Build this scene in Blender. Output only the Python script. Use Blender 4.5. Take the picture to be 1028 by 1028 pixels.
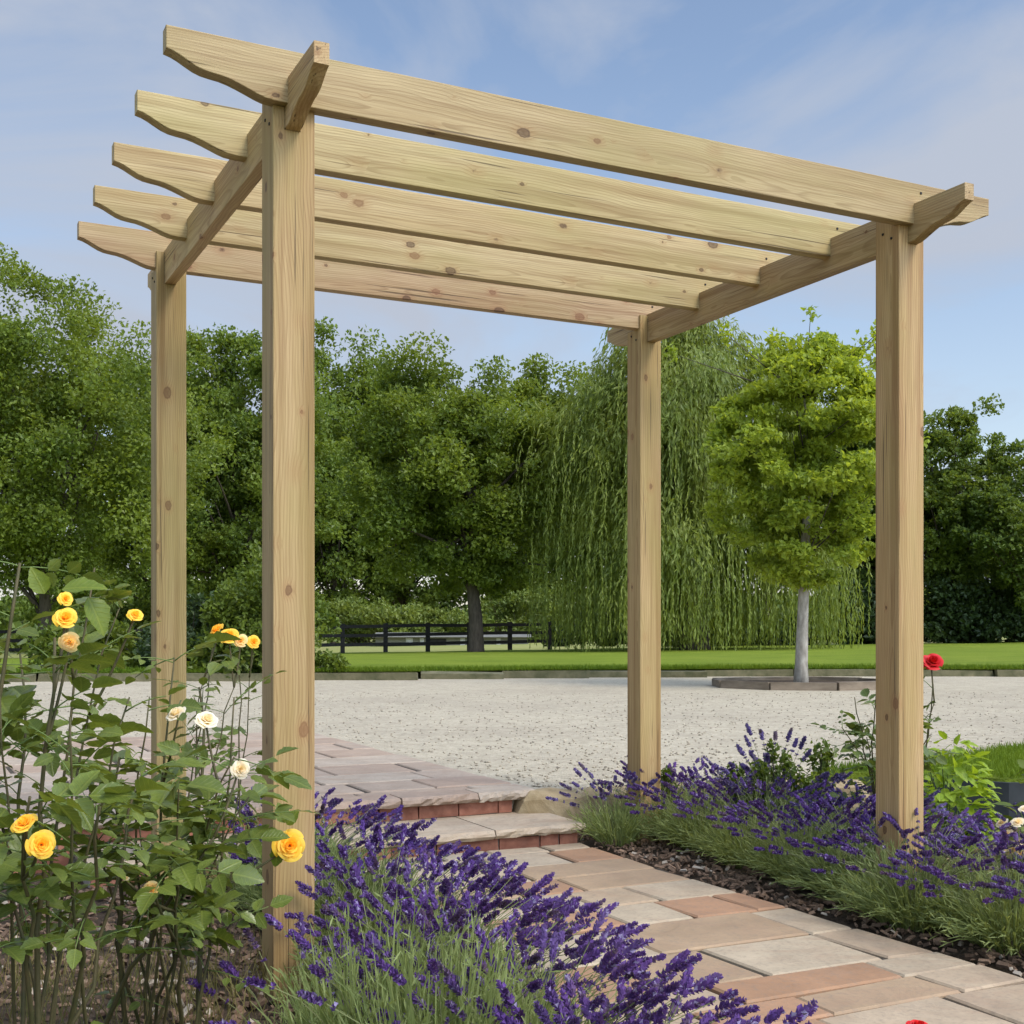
import bpy, bmesh, math, random
import numpy as np
from mathutils import Vector, Matrix
for o in list(bpy.data.objects): bpy.data.objects.remove(o)
S = bpy.context.scene
C = S.collection
R = math.radians
# ------------------------------------------------------------------ camera
EYE = 1.03
F = 1240.4; CX = 514.0; HY = 628.4          # focal length and principal point of the 1028 px photograph
cam = bpy.data.cameras.new('camera'); camo = bpy.data.objects.new('camera', cam); C.objects.link(camo)
cam.sensor_width = 36; cam.lens = F / 1028 * 36; cam.shift_y = (HY - 514) / 1028
cam.clip_start = 0.02; cam.clip_end = 4000
camo.location = (0, 0, EYE); camo.rotation_euler = (R(90), 0, 0)
S.camera = camo
# ------------------------------------------------------------------ sky and sun
SUN_EL, SUN_AZ = 50, 128                     # azimuth clockwise from +Y (the view direction)
w = bpy.data.worlds.new('World'); S.world = w; w.use_nodes = True
nt = w.node_tree; nt.nodes.clear()
def wn(t): return nt.nodes.new(t)
out = wn('ShaderNodeOutputWorld'); bg = wn('ShaderNodeBackground'); bg.inputs['Strength'].default_value = 0.12
sky = wn('ShaderNodeTexSky'); sky.sky_type = 'NISHITA'; sky.sun_disc = False
sky.sun_elevation = R(SUN_EL); sky.sun_rotation = R(SUN_AZ); sky.air_density = 1.0; sky.dust_density = 0.6; sky.ozone_density = 1.6
tc = wn('ShaderNodeTexCoord')
mp = wn('ShaderNodeMapping'); mp.inputs['Scale'].default_value = (1.0, 1.0, 2.6); mp.inputs['Rotation'].default_value = (0, R(14), 0); mp.inputs['Location'].default_value = (3.3, 1.7, 0.4)
nt.links.new(tc.outputs['Generated'], mp.inputs['Vector'])
n1 = wn('ShaderNodeTexNoise'); n1.inputs['Scale'].default_value = 2.3; n1.inputs['Detail'].default_value = 7; n1.inputs['Roughness'].default_value = 0.56; n1.inputs['Distortion'].default_value = 0.5
nt.links.new(mp.outputs[0], n1.inputs['Vector'])
cr = wn('ShaderNodeValToRGB'); cr.color_ramp.elements[0].position = 0.44; cr.color_ramp.elements[0].color = (0.0,)*3 + (1,); cr.color_ramp.elements[1].position = 0.63; cr.color_ramp.elements[1].color = (0.9,)*3 + (1,)
nt.links.new(n1.outputs['Fac'], cr.inputs['Fac'])
# more cloud towards the horizon
sx = wn('ShaderNodeSeparateXYZ'); nt.links.new(tc.outputs['Generated'], sx.inputs[0])
mr = wn('ShaderNodeMapRange'); mr.inputs['From Min'].default_value = 0.02; mr.inputs['From Max'].default_value = 0.42; mr.inputs['To Min'].default_value = 0.38; mr.inputs['To Max'].default_value = 0.0
nt.links.new(sx.outputs['Z'], mr.inputs['Value'])
mx = wn('ShaderNodeMath'); mx.operation = 'ADD'; mx.use_clamp = True
nt.links.new(cr.outputs['Color'], mx.inputs[0]); nt.links.new(mr.outputs[0], mx.inputs[1])
mix = wn('ShaderNodeMixRGB'); mix.inputs['Color2'].default_value = (3.75, 4.15, 4.95, 1)
nt.links.new(mx.outputs[0], mix.inputs['Fac'])
skm = wn('ShaderNodeMixRGB'); skm.blend_type = 'MULTIPLY'; skm.inputs['Fac'].default_value = 1; skm.inputs['Color2'].default_value = (1.60, 1.45, 1.34, 1)
nt.links.new(sky.outputs[0], skm.inputs['Color1'])
nt.links.new(skm.outputs[0], mix.inputs['Color1'])
# unseen sky behind the camera, towards the sun, brightened as added soft fill
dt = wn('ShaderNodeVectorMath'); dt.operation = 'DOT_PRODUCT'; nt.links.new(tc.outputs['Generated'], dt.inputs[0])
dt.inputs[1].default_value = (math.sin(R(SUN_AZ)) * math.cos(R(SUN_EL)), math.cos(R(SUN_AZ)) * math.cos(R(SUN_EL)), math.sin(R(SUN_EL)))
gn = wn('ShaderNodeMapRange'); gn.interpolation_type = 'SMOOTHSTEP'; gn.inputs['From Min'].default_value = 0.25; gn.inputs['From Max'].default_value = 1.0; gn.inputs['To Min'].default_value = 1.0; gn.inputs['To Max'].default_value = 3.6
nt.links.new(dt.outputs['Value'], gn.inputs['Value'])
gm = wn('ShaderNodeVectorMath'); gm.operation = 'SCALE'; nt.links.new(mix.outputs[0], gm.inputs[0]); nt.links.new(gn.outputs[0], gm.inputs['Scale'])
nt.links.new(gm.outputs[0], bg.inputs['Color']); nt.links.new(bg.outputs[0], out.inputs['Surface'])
sl = bpy.data.lights.new('sun', 'SUN'); sl.energy = 2.0; sl.angle = R(20); sl.color = (1.0, 0.94, 0.84)
so = bpy.data.objects.new('sun', sl); C.objects.link(so)
sd = Vector((math.sin(R(SUN_AZ)) * math.cos(R(SUN_EL)), math.cos(R(SUN_AZ)) * math.cos(R(SUN_EL)), math.sin(R(SUN_EL))))
so.rotation_euler = sd.to_track_quat('Z', 'Y').to_euler(); so.location = sd * 50
S.view_settings.view_transform = 'Standard'; S.view_settings.look = 'None'
S.view_settings.exposure = 0.17; S.view_settings.gamma = 1.0

# ------------------------------------------------------------------ helpers
def W(px, py, d):
    return np.array([(px - CX) / F * d, d, EYE - (py - HY) / F * d])
def G(px, py, z=0.0):
    d = F * (EYE - z) / (py - HY)
    return np.array([(px - CX) / F * d, d, z])
def mesh(name, verts, faces, mat, parent=None, smooth=False, loc=None, mats=None, midx=None):
    """verts (N,3); faces: (M,k) array or a list of index lists. ONE mesh object."""
    verts = np.asarray(verts, dtype=np.float32)
    me = bpy.data.meshes.new(name)
    if isinstance(faces, np.ndarray):
        m, k = faces.shape
        me.vertices.add(len(verts)); me.vertices.foreach_set('co', verts.ravel())
        me.loops.add(m * k); me.loops.foreach_set('vertex_index', faces.astype(np.int32).ravel())
        me.polygons.add(m); me.polygons.foreach_set('loop_start', np.arange(0, m * k, k, dtype=np.int32))
        me.polygons.foreach_set('loop_total', np.full(m, k, dtype=np.int32))
        me.update(calc_edges=True)
    else:
        me.from_pydata([tuple(map(float, v)) for v in verts], [], [tuple(map(int, f)) for f in faces]); me.update()
    me.polygons.foreach_set('use_smooth', np.full(len(me.polygons), smooth))
    for mm in (mats or [mat]): me.materials.append(mm)
    if midx is not None: me.polygons.foreach_set('material_index', np.asarray(midx, dtype=np.int32))
    o = bpy.data.objects.new(name, me); C.objects.link(o)
    if parent is not None: o.parent = parent
    if loc is not None: o.location = loc
    return o
def bm_obj(name, bm, mat, parent=None, loc=(0, 0, 0), smooth=False):
    me = bpy.data.meshes.new(name); bm.normal_update(); bm.to_mesh(me); bm.free()
    if smooth:
        for p in me.polygons: p.use_smooth = True
    me.materials.append(mat)
    o = bpy.data.objects.new(name, me); C.objects.link(o); o.location = loc
    if parent is not None: o.parent = parent
    return o
def thing(name, label, cat, loc=(0, 0, 0), rotz=0, group=None):
    o = bpy.data.objects.new(name, None); C.objects.link(o); o.empty_display_size = 0.1
    o.location = loc; o.rotation_euler = (0, 0, rotz)
    tag(o, label, cat, group); return o
def tag(o, label=None, cat=None, group=None, kind=None):
    if label: o['label'] = label
    if cat: o['category'] = cat
    if group: o['group'] = group
    if kind: o['kind'] = kind
    return o
class MB:
    """collects pieces into one mesh"""
    def __init__(s): s.v = []; s.f = []; s.n = 0; s.m = []
    def add(s, v, f, mi=0):
        s.v.append(np.asarray(v, dtype=np.float64)); s.f += [tuple(i + s.n for i in q) for q in f]; s.n += len(v); s.m += [mi] * len(f)
    def box(s, a, b, jit=0, rng=None, mi=0):
        a = np.array(a, float); b = np.array(b, float)
        v = np.array([[x, y, z] for z in (a[2], b[2]) for y in (a[1], b[1]) for x in (a[0], b[0])])
        if jit: v += rng.normal(0, jit, v.shape)
        s.add(v, [(0, 2, 3, 1), (4, 5, 7, 6), (0, 1, 5, 4), (1, 3, 7, 5), (3, 2, 6, 7), (2, 0, 4, 6)], mi)
    def tube(s, P, rad, n=6, mi=0):
        P = np.asarray(P, float); k = len(P); rad = np.broadcast_to(np.asarray(rad, float), (k,))
        T = np.gradient(P, axis=0); T /= np.linalg.norm(T, axis=1)[:, None] + 1e-9
        a = np.array([0.31, 0.83, 0.12]); 
        if abs(T[0] @ a) > 0.9: a = np.array([1., 0, 0])
        X = np.cross(T, a); X /= np.linalg.norm(X, axis=1)[:, None] + 1e-9; Y = np.cross(T, X)
        an = np.linspace(0, 2 * np.pi, n, endpoint=False)
        v = (P[:, None] + rad[:, None, None] * (np.cos(an)[None, :, None] * X[:, None] + np.sin(an)[None, :, None] * Y[:, None])).reshape(-1, 3)
        f = [(i * n + j, i * n + (j + 1) % n, (i + 1) * n + (j + 1) % n, (i + 1) * n + j) for i in range(k - 1) for j in range(n)]
        f.append(tuple(range(n - 1, -1, -1))); f.append(tuple((k - 1) * n + j for j in range(n)))
        s.add(v, f, mi)
    def build(s, name, mat, parent=None, smooth=False, loc=None, mats=None):
        return mesh(name, np.concatenate(s.v), s.f, mat, parent, smooth, loc, mats, s.m if mats else None)
def unit(a): return a / (np.linalg.norm(a, axis=-1, keepdims=True) + 1e-9)
def arc(a, b, sag, k=6):
    a = np.asarray(a, float); b = np.asarray(b, float); m = (a + b) / 2 + np.asarray(sag, float)
    t = np.linspace(0, 1, k)[:, None]
    return (1 - t) ** 2 * a + 2 * t * (1 - t) * m + t * t * b
def leaf_quads(P, D, N, L, Wd, fold=0.25):
    """one folded diamond leaf per row: base P, direction D, normal N, length L, width Wd"""
    D = unit(D); N = unit(N - (N * D).sum(1, keepdims=True) * D); B = np.cross(D, N)
    L = np.asarray(L).reshape(-1, 1); Wd = np.asarray(Wd).reshape(-1, 1)
    m = P + D * L * 0.45
    v = np.stack([P, m + B * Wd * .5 + N * Wd * fold, P + D * L, m - B * Wd * .5 + N * Wd * fold], 1).reshape(-1, 3)
    return v, np.arange(len(v)).reshape(-1, 4)

# ------------------------------------------------------------------ materials
def new_mat(name):
    m = bpy.data.materials.new(name); m.use_nodes = True; t = m.node_tree; t.nodes.clear()
    o = t.nodes.new('ShaderNodeOutputMaterial'); b = t.nodes.new('ShaderNodeBsdfPrincipled'); t.links.new(b.outputs[0], o.inputs[0])
    return m, t, b, o
class NT:
    def __init__(s, t): s.t = t
    def n(s, ty, **kw):
        x = s.t.nodes.new(ty)
        for k, v in kw.items():
            if k in x.inputs: x.inputs[k].default_value = v
            else: setattr(x, k, v)
        return x
    def l(s, a, b): s.t.links.new(a, b)
    def math(s, op, a, b=None, c=None, clamp=False):
        x = s.t.nodes.new('ShaderNodeMath'); x.operation = op; x.use_clamp = clamp
        for i, q in enumerate((a, b, c)):
            if q is None: continue
            if isinstance(q, (int, float)): x.inputs[i].default_value = q
            else: s.l(q, x.inputs[i])
        return x.outputs[0]
    def mixc(s, f, a, b, mode='MIX'):
        x = s.t.nodes.new('ShaderNodeMixRGB'); x.blend_type = mode
        for i, q in enumerate((f, a, b)):
            if isinstance(q, (int, float)): x.inputs[i].default_value = q
            elif isinstance(q, tuple): x.inputs[i].default_value = q + (1,)
            else: s.l(q, x.inputs[i])
        return x.outputs[0]
    def ramp(s, f, stops):
        x = s.t.nodes.new('ShaderNodeValToRGB'); e = x.color_ramp.elements
        while len(e) < len(stops): e.new(0.5)
        for i, (p, c) in enumerate(stops):
            e[i].position = p; e[i].color = (c if isinstance(c, tuple) else (c,) * 3) + (1,)
        s.l(f, x.inputs[0]); return x.outputs[0]
    def noise(s, vec, scale, detail=4, rough=0.55, dist=0):
        x = s.n('ShaderNodeTexNoise', Scale=scale, Detail=detail, Roughness=rough, Distortion=dist)
        if vec is not None: s.l(vec, x.inputs['Vector'])
        return x.outputs['Fac']
    def mapping(s, vec, scale=(1, 1, 1), loc=(0, 0, 0), rot=(0, 0, 0)):
        x = s.n('ShaderNodeMapping'); x.inputs['Scale'].default_value = scale; x.inputs['Location'].default_value = loc; x.inputs['Rotation'].default_value = rot
        s.l(vec, x.inputs[0]); return x.outputs[0]
    def bump(s, h, strength, dist, b, prev=None):
        x = s.n('ShaderNodeBump', Strength=strength, Distance=dist); s.l(h, x.inputs['Height'])
        if prev is not None: s.l(prev, x.inputs['Normal'])
        s.l(x.outputs[0], b.inputs['Normal']); return x.outputs[0]
def wood_mat(name, pale, mid, dark, axis='X'):
    m, t, b, o = new_mat(name); q = NT(t)
    oc = q.n('ShaderNodeTexCoord').outputs['Object']
    oi = q.n('ShaderNodeObjectInfo').outputs['Random']
    sep = q.n('ShaderNodeSeparateXYZ'); q.l(oc, sep.inputs[0])
    ax = {'X': ('X', 'Y', 'Z'), 'Z': ('Z', 'X', 'Y')}[axis]
    A, Bc, Cc = (sep.outputs[k] for k in ax)
    r37 = q.math('MULTIPLY', oi, 37.0); r91 = q.math('MULTIPLY', oi, 91.7)
    A = q.math('ADD', A, r37)
    cmb = q.n('ShaderNodeCombineXYZ'); q.l(A, cmb.inputs[0]); q.l(Bc, cmb.inputs[1]); q.l(Cc, cmb.inputs[2]); P = cmb.outputs[0]
    # knots
    kp = q.mapping(P, (7.2, 11.5, 11.5))
    vo = q.n('ShaderNodeTexVoronoi', Scale=1.0, Randomness=1.0); q.l(kp, vo.inputs['Vector'])
    kc = q.n('ShaderNodeSeparateColor'); q.l(vo.outputs['Color'], kc.inputs[0])
    kn = q.noise(P, 75, 3); kd = q.math('ADD', vo.outputs['Distance'], q.math('MULTIPLY', q.math('SUBTRACT', kn, .5), .10))
    kd = q.math('DIVIDE', kd, q.math('ADD', .42, q.math('MULTIPLY', q.math('POWER', kc.outputs[0], 1.6), .9)))     # knots of every size
    swirl = q.math('POWER', q.math('SUBTRACT', 1.0, q.math('MINIMUM', q.math('MULTIPLY', kd, 2.4), 1.0)), 2.0)
    # growth rings round a pith that wanders along the board
    wob = q.noise(q.mapping(P, (1.1, 3, 3)), 1.0, 3)
    wob2 = q.noise(q.mapping(P, (1.1, 3, 3), (9, 4, 2)), 1.0, 3)
    yy = q.math('ADD', Bc, q.math('MULTIPLY', q.math('SUBTRACT', wob, .35), .10))
    zz = q.math('ADD', Cc, q.math('MULTIPLY', q.math('SUBTRACT', wob2, .75), .12))
    rr = q.math('SQRT', q.math('ADD', q.math('MULTIPLY', yy, yy), q.math('MULTIPLY', zz, zz)))
    rr = q.math('ADD', rr, q.math('MULTIPLY', swirl, 0.022))
    ring = q.math('FRACT', q.math('MULTIPLY', rr, 120.0))
    late = q.ramp(ring, [(0.0, 0.0), (0.55, 0.15), (0.88, 1.0), (0.97, 0.7), (1.0, 0.0)])
    fib = q.noise(q.mapping(P, (4, 260, 260)), 1.0, 3, .6)
    broad = q.noise(q.mapping(P, (0.9, 14, 14)), 1.0, 4, .55)
    col = q.mixc(q.ramp(broad, [(0.3, 0.0), (0.7, 1.0)]), pale, mid)
    col = q.mixc(q.math('MULTIPLY', late, q.math('ADD', .26, q.math('MULTIPLY', broad, .45))), col, dark)
    col = q.mixc(q.math('MULTIPLY', q.ramp(fib, [(0.40, 0.0), (0.72, 1.0)]), .55), col, dark)
    # heartwood streaks, greenish treatment, cracks
    st = q.noise(q.mapping(P, (0.45, 24, 24), (3, 7, 1)), 1.0, 3)
    col = q.mixc(q.math('MULTIPLY', q.ramp(st, [(0.50, 0.0), (0.66, 1.0)]), .62), col, (dark[0] * .95, dark[1] * .86, dark[2] * .8))
    gr = q.noise(q.mapping(P, (1.3, 6, 6), (1, 2, 8)), 1.0, 3)
    col = q.mixc(q.math('MULTIPLY', q.ramp(gr, [(0.45, 0.0), (0.7, 1.0)]), .45), col, (mid[0] * .78, mid[1] * .93, mid[2] * .72))
    ck = q.noise(q.mapping(P, (1.2, 75, 75), (5, 5, 5)), 1.0, 2, .5)
    ckm = q.ramp(ck, [(0.655, 0.0), (0.685, 1.0)])
    col = q.mixc(q.math('MULTIPLY', ckm, .75), col, (.07, .045, .02))
    halo = q.ramp(kd, [(0.0, 1.0), (0.16, .8), (0.34, 0.0)])
    col = q.mixc(q.math('MULTIPLY', halo, .38), col, (.30, .16, .06))
    km = q.ramp(kd, [(0.0, .9), (0.09, 0.7), (0.125, 1.0), (0.16, 0.0)])
    col = q.mixc(q.math('MULTIPLY', km, .8), col, q.mixc(kc.outputs[1], (.05, .022, .010), (.20, .10, .04)))
    # every board its own tone
    tone = q.n('ShaderNodeHueSaturation'); q.l(col, tone.inputs['Color'])
    q.l(q.math('ADD', .9, q.math('MULTIPLY', q.math('FRACT', r91), .26)), tone.inputs['Value'])
    q.l(q.math('ADD', .485, q.math('MULTIPLY', q.math('FRACT', r37), .025)), tone.inputs['Hue'])
    q.l(tone.outputs[0], b.inputs['Base Color'])
    b.inputs['Roughness'].default_value = .62; b.inputs['Specular IOR Level'].default_value = .25
    h = q.math('SUBTRACT', q.math('ADD', q.math('MULTIPLY', fib, .5), q.math('MULTIPLY', late, .25)), q.math('MULTIPLY', ckm, 1.2))
    q.bump(h, .35, .0015, b)
    return m
WP, WM, WD = (.49, .36, .17), (.40, .275, .115), (.20, .12, .042)
M_woodX = wood_mat('pine board', (.53, .415, .22), (.42, .305, .14), (.21, .13, .05), 'X')
M_woodZ = wood_mat('pine post', WP, (.385, .265, .105), WD, 'Z')

def leaf_mat(name, c1, c2, trans=.35, rough=.45, spec=.35, yellow=None, veins=False, fade=None):
    m, t, b, o = new_mat(name); q = NT(t)
    g = q.n('ShaderNodeNewGeometry'); rnd = g.outputs['Random Per Island']
    col = q.mixc(rnd, c1, c2)
    pn = q.noise(g.outputs['Position'], .55, 3)
    col = q.mixc(q.math('MULTIPLY', q.ramp(pn, [(.4, 0.), (.65, 1.)]), .5), col, (c2[0] * 1.25, c2[1] * 1.12, c2[2] * .8))
    if yellow: col = q.mixc(q.math('GREATER_THAN', rnd, .93), col, yellow)  # a few random pieces paler; on lavender florets these are painted highlights
    if fade:
        fn = q.noise(g.outputs['Position'], 13, 2); col = q.mixc(q.math('MULTIPLY', q.ramp(fn, [(.58, 0.), (.66, 1.)]), .75), col, fade)
        fd = q.noise(g.outputs['Position'], 5, 2); col = q.mixc(q.math('MULTIPLY', q.ramp(fd, [(.50, 0.), (.68, 1.)]), .4), col, (.17, .13, .25))
    if veins:
        at = q.n('ShaderNodeAttribute', attribute_name='leafco'); sp = q.n('ShaderNodeSeparateXYZ'); q.l(at.outputs['Vector'], sp.inputs[0])
        side = q.math('FRACT', q.math('MULTIPLY', q.math('SUBTRACT', sp.outputs['X'], q.math('MULTIPLY', sp.outputs['Y'], .22)), 8.0))
        vein = q.math('MAXIMUM', q.ramp(side, [(0., 1.), (.10, 0.), (.92, 0.), (1., 1.)]), q.ramp(sp.outputs['Y'], [(0., 1.), (.05, 1.), (.11, 0.)]))
        mot = q.noise(g.outputs['Position'], 90, 3); col = q.mixc(q.math('MULTIPLY', q.ramp(mot, [(.4, 0.), (.7, 1.)]), .35), col, (c1[0] * .8, c1[1] * .8, c1[2] * .8))
        col = q.mixc(q.math('MULTIPLY', vein, .38), col, (c2[0] * 1.7, c2[1] * 1.45, c2[2] * 1.6))
        q.bump(q.math('SUBTRACT', q.math('MULTIPLY', mot, .5), vein), .5, .0012, b)
    q.l(col, b.inputs['Base Color']); b.inputs['Roughness'].default_value = rough; b.inputs['Specular IOR Level'].default_value = spec
    tr = q.n('ShaderNodeBsdfTranslucent')
    q.l(q.mixc(1.0, col, (1.5, 1.35, .7), 'MULTIPLY'), tr.inputs['Color'])
    ms = q.n('ShaderNodeMixShader'); ms.inputs[0].default_value = trans
    q.l(b.outputs[0], ms.inputs[1]); q.l(tr.outputs[0], ms.inputs[2]); q.l(ms.outputs[0], o.inputs[0])
    return m
def plain_mat(name, c1, c2, scale=12, rough=.8, bump=.3, bdist=.01, detail=5, island=False, stretch=(1, 1, 1), spec=.3):
    m, t, b, o = new_mat(name); q = NT(t)
    v = q.mapping(q.n('ShaderNodeTexCoord').outputs['Object'], stretch)
    n = q.noise(v, scale, detail, .6)
    col = q.mixc(q.ramp(n, [(.3, 0.), (.72, 1.)]), c1, c2)
    if island:
        rnd = q.n('ShaderNodeNewGeometry').outputs['Random Per Island']
        hs = q.n('ShaderNodeHueSaturation'); q.l(col, hs.inputs['Color']); q.l(q.math('ADD', .6, q.math('MULTIPLY', rnd, .8)), hs.inputs['Value']); col = hs.outputs[0]
    q.l(col, b.inputs['Base Color']); b.inputs['Roughness'].default_value = rough; b.inputs['Specular IOR Level'].default_value = spec
    if bump: q.bump(n, bump, bdist, b)
    return m
M_bark = plain_mat('dark bark', (.045, .035, .025), (.11, .09, .065), 14, .9, .8, .03, stretch=(1, 1, .25))
M_palebark = plain_mat('pale bark', (.16, .14, .11), (.44, .41, .34), 16, .85, .5, .01, stretch=(1, 1, .35))
M_cane = plain_mat('rose cane', (.05, .055, .018), (.10, .075, .03), 30, .6, .2, .002)
M_greenstem = plain_mat('green stem', (.09, .14, .03), (.14, .19, .05), 30, .6, 0)
M_fence = plain_mat('creosoted timber', (.012, .011, .010), (.032, .028, .024), 10, .75, .3, .01)
M_sleeper = plain_mat('weathered sleeper', (.11, .085, .058), (.25, .20, .14), 9, .9, .6, .01, stretch=(.3, 1, 1))
M_treeA = leaf_mat('broad leaf mid green', (.072, .122, .020), (.175, .245, .038), .42)
M_treeB = leaf_mat('broad leaf deep green', (.062, .106, .022), (.155, .22, .038), .42)
M_treeC = leaf_mat('broad leaf olive green', (.082, .13, .020), (.195, .262, .038), .43)
M_willow = leaf_mat('willow leaf', (.118, .165, .030), (.235, .295, .062), .45)
M_lime = leaf_mat('fresh lime leaf', (.18, .26, .028), (.31, .40, .055), .52)
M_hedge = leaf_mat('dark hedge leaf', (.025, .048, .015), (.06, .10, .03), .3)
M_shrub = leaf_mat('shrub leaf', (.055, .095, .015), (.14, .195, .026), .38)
M_farbush = leaf_mat('far bush leaf', (.11, .16, .035), (.20, .26, .06), .35)
M_teal = leaf_mat('far conifer leaf', (.020, .042, .035), (.035, .065, .052), .15)
M_rose_leaf = leaf_mat('rose leaf', (.060, .100, .022), (.16, .215, .042), .32, .30, .55, None, True)
M_rose_leaf_young = leaf_mat('young rose leaf', (.09, .15, .02), (.16, .22, .03), .35, .4, .4, None, True)
M_bigleaf = leaf_mat('bright leaf', (.17, .28, .018), (.28, .40, .04), .42, .4, .4, None, True)
M_lav_leaf = leaf_mat('lavender leaf', (.13, .185, .065), (.28, .34, .14), .38, .65, .2)
M_lav_stem = leaf_mat('lavender stem', (.10, .13, .05), (.20, .22, .10), .2, .65, .2)
M_lav = leaf_mat('lavender floret', (.040, .018, .115), (.145, .075, .30), .25, .7, .15, (.34, .29, .46), False, (.13, .085, .10))  # the pale lilac puts highlights into the floret colour
M_lav_pale = leaf_mat('lavender floret pale', (.05, .035, .15), (.15, .115, .31), .22, .7, .15, (.36, .30, .5), False, (.14, .10, .10))
M_grassblade = leaf_mat('grass blade', (.065, .125, .010), (.15, .23, .022), .35, .6, .2)
M_drygrass = leaf_mat('dry grass blade', (.09, .10, .03), (.22, .19, .08), .3, .7, .2)
def petal_mat(name, c1, c2, trans=.35):
    m = leaf_mat(name, c1, c2, trans, .5, .25); return m
M_yellow = petal_mat('yellow petal', (.84, .53, .035), (.88, .64, .11))
M_cream = petal_mat('cream petal', (.80, .62, .28), (.86, .72, .42))
M_white = petal_mat('white petal', (.74, .68, .56), (.82, .78, .70))
M_red = petal_mat('red petal', (.45, .008, .012), (.62, .022, .025), .2)

def ground_mat(name, c1, c2, c3, fine, coarse, bump, bdist, rough=.95):
    m, t, b, o = new_mat(name); q = NT(t)
    v = q.n('ShaderNodeTexCoord').outputs['Object']
    a = q.noise(v, fine, 5, .65); k = q.noise(v, coarse, 4, .6)
    col = q.mixc(q.ramp(a, [(.32, 0.), (.68, 1.)]), c1, c2)
    col = q.mixc(q.ramp(k, [(.40, 0.), (.66, .65)]), col, c3)
    q.l(col, b.inputs['Base Color']); b.inputs['Roughness'].default_value = rough; b.inputs['Specular IOR Level'].default_value = .15
    q.bump(a, bump, bdist, b); return m
def lawn_mat():
    m, t, b, o = new_mat('lawn'); q = NT(t); v = q.n('ShaderNodeTexCoord').outputs['Object']
    a = q.noise(v, 22, 5, .7); k = q.noise(v, .6, 4, .6); sk = q.noise(q.mapping(v, (.35, 2.2, 1)), 1.0, 5, .65)
    col = q.mixc(q.ramp(a, [(.3, 0.), (.7, 1.)]), (.10, .155, .012), (.215, .28, .03))
    col = q.mixc(q.ramp(sk, [(.42, 0.), (.62, .55)]), col, (.235, .27, .04))
    col = q.mixc(q.ramp(k, [(.45, 0.), (.7, .5)]), col, (.09, .14, .014))
    q.l(col, b.inputs['Base Color']); b.inputs['Roughness'].default_value = .95; b.inputs['Specular IOR Level'].default_value = .1
    q.bump(a, .9, .05, b); return m
M_lawn = lawn_mat()
M_field = ground_mat('pasture', (.19, .22, .06), (.30, .31, .10), (.31, .29, .12), 3, .08, .3, .03)
M_soil = ground_mat('bark mulch', (.035, .024, .016), (.115, .085, .055), (.06, .042, .028), 45, 2.5, .9, .02)
def gravel_mat():
    m, t, b, o = new_mat('pale gravel'); q = NT(t)
    v = q.n('ShaderNodeTexCoord').outputs['Object']
    vo = q.n('ShaderNodeTexVoronoi', Scale=70.0, Randomness=1.0); q.l(v, vo.inputs['Vector'])
    a = q.noise(v, 7, 6, .7); k = q.noise(v, .5, 4, .6); kk = q.noise(v, 19, 4, .75)
    sepc = q.n('ShaderNodeSeparateColor'); q.l(vo.outputs['Color'], sepc.inputs[0])
    col = q.mixc(sepc.outputs[0], (.385, .335, .235), (.53, .47, .345))
    col = q.mixc(q.ramp(a, [(.42, 0.), (.70, .55)]), col, (.27, .23, .165))
    col = q.mixc(q.ramp(k, [(.44, 0.), (.68, .42)]), col, (.31, .265, .195))
    kk = q.noise(q.mapping(v, (15, 26, 15)), 1.0, 4, .72)
    dk = q.ramp(kk, [(.585, 0.), (.645, 1.)])
    col = q.mixc(q.math('MULTIPLY', dk, .66), col, (.17, .15, .115))
    q.l(col, b.inputs['Base Color']); b.inputs['Roughness'].default_value = .95; b.inputs['Specular IOR Level'].default_value = .15
    hh = q.math('SUBTRACT', q.math('SUBTRACT', q.math('MULTIPLY', a, 2.0), vo.outputs['Distance']), q.math('MULTIPLY', dk, 1.0))
    q.bump(hh, .55, .012, b); return m
M_gravel = gravel_mat()
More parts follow.
